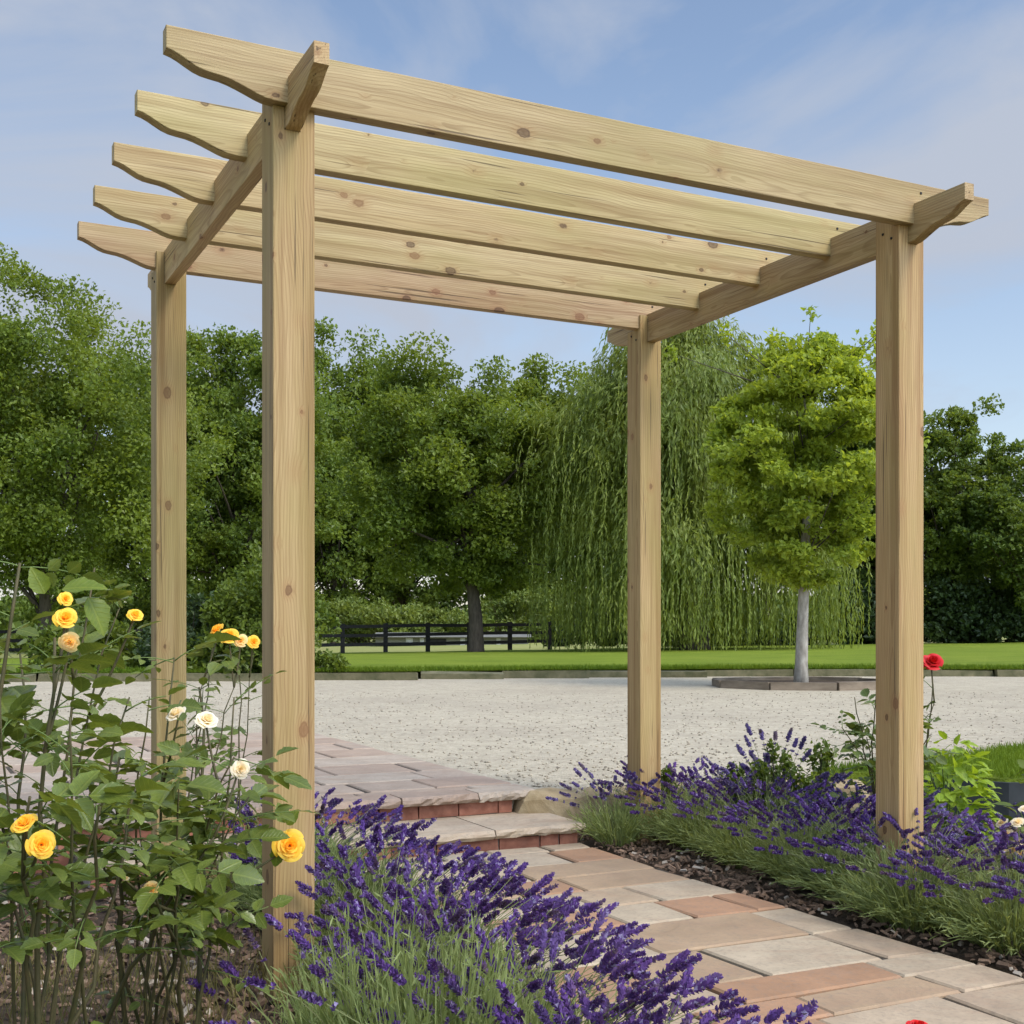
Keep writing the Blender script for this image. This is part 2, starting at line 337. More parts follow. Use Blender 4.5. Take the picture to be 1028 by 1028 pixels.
def slab_mat(name, cols, rough=.8):
    m, t, b, o = new_mat(name); q = NT(t)
    v = q.n('ShaderNodeTexCoord').outputs['Object']
    rnd = q.n('ShaderNodeNewGeometry').outputs['Random Per Island']
    n = len(cols); x = t.nodes.new('ShaderNodeValToRGB'); x.color_ramp.interpolation = 'CONSTANT'; e = x.color_ramp.elements
    while len(e) < n: e.new(.5)
    for i, c in enumerate(cols): e[i].position = i / n; e[i].color = c + (1,)
    q.l(rnd, x.inputs[0]); col = x.outputs[0]
    off = q.n('ShaderNodeVectorMath', operation='ADD'); q.l(v, off.inputs[0])
    cb = q.n('ShaderNodeCombineXYZ'); q.l(q.math('MULTIPLY', rnd, 53.), cb.inputs[0]); q.l(cb.outputs[0], off.inputs[1]); vv = off.outputs[0]
    a = q.noise(vv, 5, 6, .62, .6); k = q.noise(vv, 60, 4, .65); bnd = q.noise(q.mapping(vv, (3, 9, 3), rot=(0, 0, .5)), 1.0, 4, .6, 1.2)
    hs = q.n('ShaderNodeHueSaturation'); q.l(col, hs.inputs['Color']); q.l(q.math('ADD', .62, q.math('MULTIPLY', a, .72)), hs.inputs['Value']); col = hs.outputs[0]
    col = q.mixc(q.math('MULTIPLY', q.ramp(bnd, [(.46, 0.), (.70, 1.)]), .42), col, (.31, .20, .125))
    col = q.mixc(q.math('MULTIPLY', q.ramp(k, [(.50, 0.), (.74, 1.)]), .5), col, (.19, .16, .12))
    q.l(col, b.inputs['Base Color']); b.inputs['Roughness'].default_value = rough; b.inputs['Specular IOR Level'].default_value = .25
    gm = q.noise(vv, 2.2, 6, .7, .8); col = q.mixc(q.math('MULTIPLY', q.ramp(gm, [(.50, 0.), (.64, 1.)]), .38), col, (.20, .165, .115))
    lc = q.noise(vv, 17, 4, .7); col = q.mixc(q.math('MULTIPLY', q.ramp(lc, [(.62, 0.), (.68, 1.)]), .35), col, (.50, .46, .37))
    p = q.bump(a, .7, .010, b); q.bump(k, .5, .002, b, p); return m
SL = [(.44, .37, .29), (.41, .34, .265), (.45, .39, .31), (.40, .25, .165), (.42, .345, .26), (.38, .29, .205), (.45, .395, .315), (.43, .36, .275), (.36, .225, .145), (.40, .37, .31)]
SL = [(.90 * c[0], .83 * c[1], .70 * c[2]) for c in SL]
M_slab = slab_mat('sandstone slab', SL)
M_tslab = slab_mat('terrace slab', [(.39, .305, .225), (.36, .27, .195), (.41, .335, .25), (.37, .29, .215), (.35, .26, .19)])
M_stepslab = slab_mat('step slab', [(.48, .39, .27), (.44, .35, .24)])
M_joint = plain_mat('sandy joint', (.035, .028, .02), (.085, .07, .05), 40, .95, .5, .004)
M_brick = plain_mat('red brick', (.20, .075, .045), (.36, .16, .10), 22, .9, .5, .004, island=True)
M_mortar = plain_mat('mortar', (.24, .21, .17), (.36, .32, .26), 40, .95, .4, .003)
M_tanstone = plain_mat('tan walling stone', (.22, .16, .08), (.40, .32, .19), 9, .9, .8, .02)
M_kerb = plain_mat('mossy kerb stone', (.075, .078, .035), (.18, .16, .09), 5, .95, .9, .03)
M_edging = plain_mat('dark edging', (.025, .03, .03), (.05, .055, .055), 10, .6, .2, .004)
M_chip = plain_mat('bark chip', (.075, .045, .026), (.25, .165, .105), 25, .9, .4, .004, island=True)
M_palechip = plain_mat('pale wood chip', (.24, .19, .135), (.46, .40, .31), 25, .9, .4, .004, island=True)
M_pebble = plain_mat('loose gravel stone', (.22, .185, .125), (.45, .40, .30), 20, .95, .3, .004, island=True)
M_shedwall = plain_mat('grey shed board', (.16, .16, .135), (.25, .24, .20), 3, .9, .2, .02, stretch=(1, 1, 6))
M_shedroof = plain_mat('shed roof', (.13, .13, .115), (.2, .195, .17), 3, .9, .2, .02)
M_whitepaint = plain_mat('white paint', (.40, .40, .38), (.55, .55, .53), 4, .7, .1, .01)
M_darkhole = plain_mat('dark doorway', (.02, .02, .02), (.04, .04, .04), 4, .9, 0)

# ------------------------------------------------------------------ ground levels
TH = 0.461; SC = 1.18
PA = np.array([-0.5525, 2.858]) * SC                       # front left corner of the front left post
eu = np.array([math.cos(TH), math.sin(TH)]); ev = np.array([-math.sin(TH), math.cos(TH)])
def UV(u, v): return PA + u * eu + v * ev
def toUV(x, y): d = np.array([x, y]) - PA; return d @ eu, d @ ev
ZT = 0.218; ZG = 0.205
def hill(x, y):
    x = np.clip(x, -22, 26); t = np.clip((y - 20) / 27, 0, 1)
    far = 0.10 + 0.017 * x
    z = 0.31 * (1 - t) + far * t
    return np.where(y > 47, far - np.clip((y - 47) * 0.004, 0, 1.0), z)
# far ground: one sheet to the horizon
ys = np.concatenate([[-300, -20, 20.9], np.linspace(21.4, 60, 21), [70, 85, 110, 150, 220, 350, 600, 1000, 1800]])
xs = np.concatenate([[-1500, -700, -300, -150, -80], np.linspace(-50, 50, 26), [80, 150, 300, 700, 1500]])
XX, YY = np.meshgrid(xs, ys); ZZ = np.where(YY < 21.0, -0.12, hill(XX, YY) - 0.03)
v = np.stack([XX, YY, ZZ], -1).reshape(-1, 3); nx = len(xs)
f = np.array([[i * nx + j, i * nx + j + 1, (i + 1) * nx + j + 1, (i + 1) * nx + j] for i in range(len(ys) - 1) for j in range(nx - 1)])
tag(mesh('ground', v, f, M_field, smooth=True), kind='structure')
# lawn beyond the gravel
xs = np.linspace(-34, 40, 75); ys = np.linspace(0, 1, 40)
XX, TT = np.meshgrid(xs, ys); y0 = 19.2 + 0.9 * np.clip((XX + 3) / 6, -1, 1) + .25 * np.sin(XX * .35); YY = y0 + TT * (46.6 - y0)
ZZ = hill(XX, YY) + 0.02 + .01 * np.sin(XX * 1.3 + YY)
v = np.stack([XX, YY, ZZ], -1).reshape(-1, 3); nx = len(xs)
f = np.array([[i * nx + j, i * nx + j + 1, (i + 1) * nx + j + 1, (i + 1) * nx + j] for i in range(len(ys) - 1) for j in range(nx - 1)])
tag(mesh('lawn', v, f, M_lawn, smooth=True), kind='structure')
# kerb in front of the lawn: rough low stones
rng = np.random.default_rng(4); mb = MB()
x = -34.0
while x < 40:
    l = rng.uniform(.9, 2.2); yy = 19.2 + 0.9 * np.clip((x + 3) / 6, -1, 1) + .25 * math.sin(x * .35)
    zt = float(hill(x, yy)) + rng.uniform(-.004, .012)
    mb.box((x, yy - .16 + rng.normal(0, .015), .1), (x + l - .015, yy - .005, zt), .012, rng); x += l
tag(mb.build('kerb', M_kerb), kind='structure')
# gravel yard: follows the terrace and the right bed, falls to the beds at a retaining edge
gfront = [(-9, 4.6), tuple(UV(-.4, 2.20)), tuple(UV(1.93, 2.20)), (1.05, 6.62), (1.9, 6.72), (2.55, 6.45), (4.0, 6.25), (9, 6.0), (26, 5.5)]
mb = MB()
top = [(x, y, ZG) for x, y in gfront]; bot = [(x, y, -.1) for x, y in gfront]; n = len(gfront)
back = [(x, 19.05 + 0.9 * float(np.clip((x + 3) / 6, -1, 1)) + .25 * math.sin(x * .35) + .1, ZG) for x in np.linspace(40, -34, 60)]
mb.add(top + [(40, 5.5, ZG)] + back + [(-34, 4.6, ZG)], [tuple(range(n + 1 + 60 + 1))])
mb.add(top + bot, [(i, n + i, n + i + 1, i + 1) for i in range(n - 1)])
tag(mb.build('gravel', M_gravel), kind='structure')
# planting bed soil
rng = np.random.default_rng(5)
xs = np.linspace(-7, 9, 130); ys = np.linspace(-1.5, 7.2, 90); XX, YY = np.meshgrid(xs, ys)
ZZ = rng.normal(0, .006, XX.shape) + .012 * np.sin(XX * 3.1) * np.sin(YY * 2.7)
U_ = (XX - PA[0]) * eu[0] + (YY - PA[1]) * eu[1]; V_ = (XX - PA[0]) * ev[0] + (YY - PA[1]) * ev[1]
ZZ = np.where((U_ > .45) & (U_ < 2.05), -.045, ZZ)
ZZ = np.where(YY > 5.75, np.minimum(ZZ, -.02), ZZ)
v = np.stack([XX, YY, ZZ], -1).reshape(-1, 3); nx = len(xs)
f = np.array([[i * nx + j, i * nx + j + 1, (i + 1) * nx + j + 1, (i + 1) * nx + j] for i in range(len(ys) - 1) for j in range(nx - 1)])
tag(mesh('soil', v, f, M_soil, smooth=True), kind='structure')

# ------------------------------------------------------------------ paving
def pave(u0, u1, v0, v1, rowh, lens, seed, ztop, thick, gap, clip=None, xf=None, tilt=.003):
    """broken-course slabs in a (u,v) rectangle, each a slab of its own inside one mesh"""
    rng = np.random.default_rng(seed); mb = MB(); v = v0
    while v < v1 - 1e-3:
        h = min(rng.choice(rowh), v1 - v)
        if v1 - v - h < .12: h = v1 - v
        u = u0 + rng.uniform(-.25, 0) ; first = True
        while u < u1 - 1e-3:
            l = rng.choice(lens); a = max(u, u0); b_ = min(u + l, u1)
            if u1 - b_ < .12: b_ = u1; l = u1 - u
            if b_ - a > .06:
                segs = [(v, v + h)]
                if h > .5 and rng.random() < .35: segs = [(v, v + h * .5), (v + h * .5, v + h)]
                for s0, s1 in segs:
                    c = ((a + b_) / 2, (s0 + s1) / 2)
                    if clip and not clip(*c): continue
                    e = .012
                    q = np.array([[a + gap, s0 + gap], [b_ - gap, s0 + gap], [b_ - gap, s1 - gap], [a + gap, s1 - gap]]) + rng.normal(0, .006, (4, 2))
                    q2 = q + (np.array(c) - q) * np.minimum(1, e / (np.abs(np.array(c) - q) + 1e-6)) * .55
                    tz = rng.normal(0, tilt, 3); zz = lambda p: ztop + tz[0] * .6 + tz[1] * (p[0] - c[0]) + tz[2] * (p[1] - c[1])
                    P = lambda p, z: (*(xf(*p)), z)
                    vs = [P(p, ztop - thick) for p in q] + [P(p, zz(p) - .006) for p in q] + [P(p, zz(p)) for p in q2]
                    fs = [(i, (i + 1) % 4, 4 + (i + 1) % 4, 4 + i) for i in range(4)] + [(4 + i, 4 + (i + 1) % 4, 8 + (i + 1) % 4, 8 + i) for i in range(4)] + [(8, 9, 10, 11)]
                    mb.add(vs, fs)
            u += l
        v += h
    return mb
# path between the lavender rows; its right edge bends a little to the right near the camera
def pathxf(u, v):
    k = max(0, (v - -2.0)) ; s = .035 * max(0, 1.0 - v) ** 1.2
    return UV(u + .0 + s * .8, v)
mb = pave(.52, 1.93, -3.9, 1.71, [.18, .25, .34, .28], [.26, .34, .44, .58], 14, .022, .05, .007, xf=pathxf)
path = mb.build('path', M_slab); tag(path, kind='structure')
vs = [(*pathxf(u, v), .011) for v in np.linspace(-4.2, 1.72, 12) for u in (.50, 1.94)]
tag(mesh('path_bedding', vs, [(2 * i, 2 * i + 1, 2 * i + 3, 2 * i + 2) for i in range(11)], M_joint), kind='structure')
# terrace: wide paving at gravel level
def tclip(u, v):
    x, y = UV(u, v); return y < 9.75 + .06 * (x + 1.5) if x < -1.4 else True
mb = pave(-5.6, 1.93, 2.13, 6.0, [.28, .36, .44], [.36, .48, .6, .76], 21, ZT, .045, .008, clip=tclip, xf=UV, tilt=.002)
tag(mb.build('terrace', M_tslab), kind='structure')
vs = [(*UV(-5.7, 2.15), ZG + .004), (*UV(1.92, 2.15), ZG + .004), (*UV(1.92, 6.0), ZG + .004), (*UV(-.9, 6.0), ZG + .004), (*UV(-5.7, 3.6), ZG + .004)]
tag(mesh('terrace_bedding', vs, [(0, 1, 2, 3, 4)], M_joint), kind='structure')
# steps: two brick risers, stone treads
st = thing('garden_steps', 'two low stone steps with red brick risers leading up to the terrace', 'steps', (*UV(.3, 1.726), 0), TH)
def bricks(x0, x1, y0, z0, z1, rng):
    mb = MB(); x = x0
    while x < x1 - .02:
        l = min(rng.choice([.21, .10, .21]), x1 - x); mb.box((x + .004, y0, z0 + .003), (x + l - .004, y0 + .09, z1 - .004), .0016, rng); x += l
    return mb
rng = np.random.default_rng(8)
bricks(-.55, 1.63, .0, -.01, .069, rng).build('lower_riser', M_brick, st)
mb = MB(); mb.box((-.55, .012, -.02), (1.62, .40, .066)); mb.build('mortar', M_mortar, st)
def tread(x0, x1, y0, y1, z0, z1, cuts, rng, back=True):
    """slabs with a riven broken front edge"""
    mb = MB(); xs_ = [x0] + cuts + [x1]
    for a, b_ in zip(xs_[:-1], xs_[1:]):
        n = 14; fx = np.linspace(a + .004, b_ - .004, n)
        prof = [(.012, z0), (.0, z0 + (z1 - z0) * .35), (.004, z0 + (z1 - z0) * .75), (.016, z1)]
        V = []; 
        for dy, z in prof:
            jy = rng.normal(0, .005, n); jz = rng.normal(0, .0025, n) if z != z1 else np.zeros(n)
            V += [(fx[i], y0 + dy + jy[i], z + jz[i]) for i in range(n)]
        V += [(fx[i], y1, z1) for i in range(n)] + [(fx[i], y1, z0) for i in range(n)]
        k = 6; Fc = [(r * n + i, r * n + i + 1, (r + 1) * n + i + 1, (r + 1) * n + i) for r in range(k - 1) for i in range(n - 1)]
        Fc += [tuple(r * n for r in range(k)), tuple(r * n + n - 1 for r in range(k - 1, -1, -1))]
        Fc += [(5 * n + i, 5 * n + i + 1, i + 1, i) for i in range(n - 1)]
        mb.add(V, Fc)
    return mb
tread(-.56, 1.66, -.03, .44, .069, .109, [.42, 1.19], rng).build('lower_tread', M_stepslab, st)
bricks(-.55, 1.50, .425, .109, .178, rng).build('upper_riser', M_brick, st)
tread(-.56, 1.62, .385, .56, .178, ZT + .002, [.18, .90, 1.30], rng).build('upper_tread', M_tslab, st)
# brick retaining edge of the terrace left of the steps
rw = thing('retaining_wall', 'low brick retaining wall under the terrace edge behind the rose bed', 'wall', (*UV(-5.6, 2.15), 0), TH)
mbk = MB()
for c in range(2):
    x = -.1 * c
    while x < 5.33:
        mbk.box((max(x, 0) + .004, -.0, -.02 + c * .098), (min(x + .21, 5.33) - .004, .09, .07 + c * .098), .0016, rng); x += .215
mbk.build('brickwork', M_brick, rw)
mb = MB(); mb.box((0, .012, -.05), (5.32, .2, .165)); mb.build('mortar', M_mortar, rw)
tread(0, 5.33, -.03, .2, .172, ZT + .001, list(np.cumsum(rng.uniform(.5, .8, 7))), rng).build('coping', M_tslab, rw)
# rough stones holding up the gravel right of the steps
er = thing('stone_edging', 'rough tan stones holding the gravel beside the steps', 'edging', (0, 0, 0))
mb = MB(); pts = [tuple(UV(1.83, 2.17)), (1.05, 6.55), (1.9, 6.65)]
for (xa, ya), (xb, yb) in zip(pts[:-1], pts[1:]):
    L = math.hypot(xb - xa, yb - ya); k = max(1, int(L / .28)); ang = math.atan2(yb - ya, xb - xa)
    for i in range(k):
        bm = bmesh.new(); bmesh.ops.create_icosphere(bm, subdivisions=2, radius=1.0)
        sx_, sy_, sz_ = L / k * .54, .10, .13
        t_ = (i + .5) / k; cxx, cyy = xa + (xb - xa) * t_, ya + (yb - ya) * t_
        ph = rng.uniform(0, 6, 3)
        V = []
        for vv in bm.verts:
            p = np.array(vv.co); p = np.sign(p) * np.abs(p) ** .6; p *= 1 + .12 * math.sin(p[0] * 4 + ph[0]) * math.sin(p[1] * 5 + ph[1]) + .05 * math.sin(p[2] * 9 + ph[2])
            p = p * (sx_, sy_, sz_); V.append((cxx + p[0] * math.cos(ang) - p[1] * math.sin(ang), cyy + p[0] * math.sin(ang) + p[1] * math.cos(ang), .085 + p[2]))
        mb.add(V, [[q.index for q in fc.verts] for fc in bm.faces]); bm.free()
mb.build('stones', M_tanstone, er)

# ------------------------------------------------------------------ pergola
PW = .1 * SC; LU = 1.914 * SC; LV = 1.444 * SC; OV = .247 * SC; RB = 2.079 * SC; DR = .122 * SC; V1 = -.024 * SC; V5 = 1.454 * SC
BU = .028 * SC; BT = .036 * SC; BB = 2.027 * SC; BD = .113 * SC; OB = .222 * SC; RT = .040 * SC
perg = thing('pergola', 'pale softwood pergola of four posts, two side beams and five shaped rafters', 'pergola', (PA[0], PA[1], 0), TH)
OG = [(0, .42), (.06, .45), (.12, .50), (.19, .575), (.26, .645), (.33, .69), (.41, .712), (.5, .73), (.58, .765), (.66, .815), (.75, .88), (.83, .94), (.90, .98), (1, 1.0)]
def shaped_board(name, L, ov0, ov1, depth, t, along='X', parent=None, mat=None, loc=(0, 0, 0), rot=(0, 0, 0), seed=0, both=True):
    """a board along local X, bottom at z=0, with an ogee cut under each end"""
    pr = [(s * ov0, depth * (1 - d)) for s, d in OG]
    pr += [(L - s * ov1, depth * (1 - d)) for s, d in OG[::-1]]
    pr += [(L, depth), (0, depth)]
    # subdivide the top so bevels stay even
    bm = bmesh.new()
    a = [bm.verts.new((x, 0, z)) for x, z in pr]; b_ = [bm.verts.new((x, t, z)) for x, z in pr]
    n = len(pr)
    bm.faces.new(a); bm.faces.new(b_[::-1])
    for i in range(n): bm.faces.new((a[i], b_[i], b_[(i + 1) % n], a[(i + 1) % n]))
    bmesh.ops.recalc_face_normals(bm, faces=bm.faces)
    ed = [e for e in bm.edges if abs(e.verts[0].co.y - e.verts[1].co.y) < 1e-6]
    bmesh.ops.bevel(bm, geom=ed, offset=.0022, segments=2, profile=.5, affect='EDGES')
    o = bm_obj(name, bm, mat, parent, loc); o.rotation_euler = rot; return o
for k in range(5):
    v = V1 + (V5 - V1) * k / 4
    o = shaped_board('rafter', LU + PW + 2 * OV, OV, OV, DR, RT, parent=perg, mat=M_woodX, loc=(-OV, v, RB))
for s, u in ((0, BU), (1, LU + PW - BU - BT)):
    o = shaped_board('side_beam', LV + PW + 2 * OB, OB, OB, BD, BT, parent=perg, mat=M_woodX, loc=(u + BT, -OB, BB), rot=(0, 0, R(90)))
def make_post(u0, v0, mirror_u, rear):
    bu0 = (PW - BU - BT) if mirror_u else BU; bu1 = bu0 + BT
    bm = bmesh.new()
    def prism(pr, u_a, u_b):
        a = [bm.verts.new((u_a, y, z)) for y, z in pr]; b_ = [bm.verts.new((u_b, y, z)) for y, z in pr]; n = len(pr); fs = []
        fs.append(bm.faces.new(a)); fs.append(bm.faces.new(b_[::-1]))
        for i in range(n): fs.append(bm.faces.new((a[i], b_[i], b_[(i + 1) % n], a[(i + 1) % n])))
        return fs
    base = prism([(0, -.3), (PW, -.3), (PW, BB - .001), (0, BB - .001)], 0, PW)
    zt = RB + DR * .44
    if not rear: pr = [(0, BB - .001), (PW, BB - .001), (PW, zt), (V1 + RT + .002, zt), (V1 + RT + .002, RB - .001), (0, RB - .001)]
    else:
        vr = V5 - LV; pr = [(0, BB - .001), (PW, BB - .001), (PW, RB - .001), (vr - .002, RB - .001), (vr - .002, zt), (0, zt)]
    prism(pr, 0, bu0 - .0015); prism(pr, bu1 + .0015, PW)
    bmesh.ops.recalc_face_normals(bm, faces=bm.faces)
    ed = []
    for e in bm.edges:
        p, q = e.verts[0].co, e.verts[1].co
        vert = abs(p.x - q.x) < 1e-6 and abs(p.y - q.y) < 1e-6
        if vert and (p.x in (0, PW) or abs(p.x - PW) < 1e-6 or abs(p.x) < 1e-6) and (abs(p.y) < 1e-6 or abs(p.y - PW) < 1e-6): ed.append(e)
    bmesh.ops.bevel(bm, geom=ed, offset=.0035, segments=2, profile=.5, affect='EDGES')
    return bm_obj('post', bm, M_woodZ, perg, (u0, v0, 0))
def screw(x, y, z, axis):
    bm = bmesh.new(); bmesh.ops.create_cone(bm, cap_ends=True, segments=12, radius1=.0052, radius2=.0042, depth=.003)
    o = bm_obj('screw', bm, M_fence, perg, (x, y, z)); o.rotation_euler = (R(90), 0, 0) if axis == 'v' else (0, R(-90), 0)
for v_, z_ in ((.037, .022), (.079, .047)):
    if True: screw(-.001, v_ * SC * .85, BB + z_, 'u'); screw(LU - .001, v_ * SC * .85, BB + z_, 'u'); screw(-.001, LV + v_ * SC * .85, BB + z_ - .01, 'u'); screw(LU - .001, LV + v_ * SC * .85, BB + z_ - .01, 'u')
for k in range(5):
    for u_ in (BU + BT * .5, LU + PW - BU - BT * .5): screw(u_ + .012, V1 + (V5 - V1) * k / 4 - .001, RB + DR * .78, 'v')
for u0, v0, mu, rr in ((0, 0, 0, 0), (LU, 0, 1, 0), (0, LV, 0, 1), (LU, LV, 1, 1)): make_post(u0, v0, mu, rr)

# ------------------------------------------------------------------ trees
def crown_leaves(rng, centers, crad, nleaf, size, ccen, flat=.65, droop=0.0, up=.6):
    n = len(centers); idx = rng.integers(0, n, nleaf)
    g = rng.normal(0, 1, (nleaf, 3)); g = unit(g) * (rng.random((nleaf, 1)) ** .45)
    P = centers[idx] + g * crad[idx][:, None] * np.array([1, 1, flat])
    outw = unit(P - ccen); N = unit(outw * .55 + np.array([0, 0, up]) + rng.normal(0, .55, (nleaf, 3)))
    D = unit(rng.normal(0, 1, (nleaf, 3)) + outw * .5 + np.array([0, 0, -droop]))
    L = size * rng.uniform(.65, 1.35, nleaf)
    return leaf_quads(P, D, N, L, L * .66)
def tree(name, label, cat, x, y, height, rx, base, nleaf, mat, seed, leaf=.22, trunk_r=.22, nclump=85, group=None, bark=None, ry=None, top_pow=1.0, clump=.24, lean=0, z=None, flat=.65, skip_trunk=False):
    rng = np.random.default_rng(seed); ry = ry or rx * .8
    z0 = float(hill(x, y)) if z is None else z
    T = thing(name, label, cat, (x, y, z0), 0, group)
    cz = (height + base) / 2; rz = (height - base) / 2
    d = unit(rng.normal(0, 1, (nclump * 3, 3))); rad = rng.random((len(d), 1)) ** .42
    ph = rng.uniform(0, 6.28, 6)
    bump = 1 + .13 * np.sin(d[:, 0] * 5 + ph[0]) * np.cos(d[:, 2] * 4 + ph[1]) + .10 * np.sin(d[:, 2] * 9 + ph[2] + d[:, 1] * 6) + .07 * np.sin(d[:, 0] * 13 + ph[3])
    c = d * rad * bump[:, None]
    c = c[(c[:, 2] > -1)][:nclump]
    wz = np.clip(1 - .28 * np.abs(c[:, 2]) ** 2, .4, 1)
    cen = np.stack([c[:, 0] * rx * wz + lean * (c[:, 2] + 1) * .5, c[:, 1] * ry * wz, cz + c[:, 2] * rz], 1)
    crad = rx * clump * rng.uniform(.6, 1.35, len(cen))
    v, f = crown_leaves(rng, cen, crad, nleaf, leaf, np.array([0, 0, cz - rz * .4]), flat)
    # stray outer sprigs
    ns = int(nleaf * .07); dd = unit(rng.normal(0, 1, (90, 3))); dd[:, 2] = np.abs(dd[:, 2]) * .9 - .1
    sp = dd * np.array([rx, ry, rz]) * rng.uniform(.86, 1.03, (90, 1)) + np.array([lean * .8, 0, cz])
    v2, f2 = crown_leaves(rng, sp, rx * rng.uniform(.04, .09, 90), ns, leaf * .85, np.array([0, 0, cz - rz * .4]), 1.3)
    mesh('crown', np.concatenate([v, v2]), np.concatenate([f, f2 + len(v)]), mat, T)
    mb = MB(); th = base + (height - base) * .55
    tp = np.array([[0, 0, -.2], [0, 0, .15], [.02 * lean, 0, base * .6], [.1 * lean, 0, base], [.3 * lean + rng.normal(0, .1), rng.normal(0, .1), (base + th) / 2], [.5 * lean, 0, th]])
    mb.tube(tp, [trunk_r * 1.35, trunk_r * 1.12, trunk_r * .95, trunk_r * .85, trunk_r * .5, trunk_r * .15], 10)
    for i in range(min(len(cen), 34)):
        a = base * .85 + rng.random() * max(.05, (th - base)) * .8
        p0 = np.array([.2 * lean * (a / th), 0, a]); p1 = cen[i]
        mb.tube(arc(p0, p1, (0, 0, rng.uniform(-.1, .25) * rx * .5), 6), np.linspace(trunk_r * .36, trunk_r * .05, 6), 5)
    mb.build('trunk', bark or M_bark, T, True)
    return T
def X(px, d): return (px - CX) / F * d
def H(py, d, x): return EYE + (HY - py) / F * d - float(hill(x, d))
GT = 'broadleaf trees beyond the lawn'
spec = [  # px, top py, half width px, distance, material, label
 (45, 280, 146, 42, M_treeC, 'tall broad tree at the far left, the highest crown of the treeline'),
 (-70, 300, 120, 47, M_treeA, 'broad tree cut off by the left picture edge behind the rose leaves'),
 (175, 322, 88, 62, M_treeA, 'dark tree directly behind the rear left pergola post'),
 (240, 322, 92, 60, M_treeA, 'broad tree between the two left pergola posts, above the sunlit shrub'),
 (335, 342, 96, 88, M_treeA, 'tree just right of the front left pergola post in the middle treeline'),
 (478, 364, 108, 43, M_treeC, 'round tree on a dark bare trunk standing in front of the paddock fence'),
 (405, 380, 95, 92, M_treeB, 'dark tree partly hidden between the two middle trees'),
 (560, 352, 92, 90, M_treeC, 'olive tree left of the weeping willow, under the rear rafter'),
 (868, 398, 75, 50, M_treeB, 'dark tree half hidden between the small lime tree and the front right post'),
 (955, 408, 66, 47, M_treeB, 'dark tree just right of the front right pergola post'),
 (1045, 452, 66, 45, M_treeB, 'dark thin crowned tree at the right picture edge'),
]
for i, (px, py, hw, d, m, lab) in enumerate(spec):
    x = X(px, d); h = H(py, d, x); rx = hw * 1.12 / F * d
    tree('broadleaf_tree', lab, 'tree', x, d, h, rx, (1.1 if i != 5 else 2.0), {0: 80000, 5: 70000, 9: 32000, 10: 24000}.get(i, 54000), m, 100 + i,   .0036 * d, .26, 190, GT, flat=.7, clump=.19 if i < 9 else .16, lean=-1.0 if i == 5 else 0)
# darker woodland row behind, filling most of the gaps
for i, (px, py, hw, lab) in enumerate([(95, 420, 90, 'dark tree deep in the wood behind the far left tree'), (290, 430, 90, 'dark tree deep in the wood behind the front left post'),
        (500, 430, 85, 'dark tree deep in the wood behind the round tree'), (640, 400, 90, 'dark tree deep in the wood behind the weeping willow'), (770, 420, 85, 'dark tree deep in the wood behind the small lime tree'), (1000, 500, 80, 'dark low tree deep in the wood at the far right')]):
    d = 105; x = X(px, d)
    tree('woodland_tree', lab, 'tree', x, d, H(py, d, x), hw / F * d, 1.8, 5000, M_treeB, 200 + i, .45, .3, 60, 'dark trees deep in the wood')

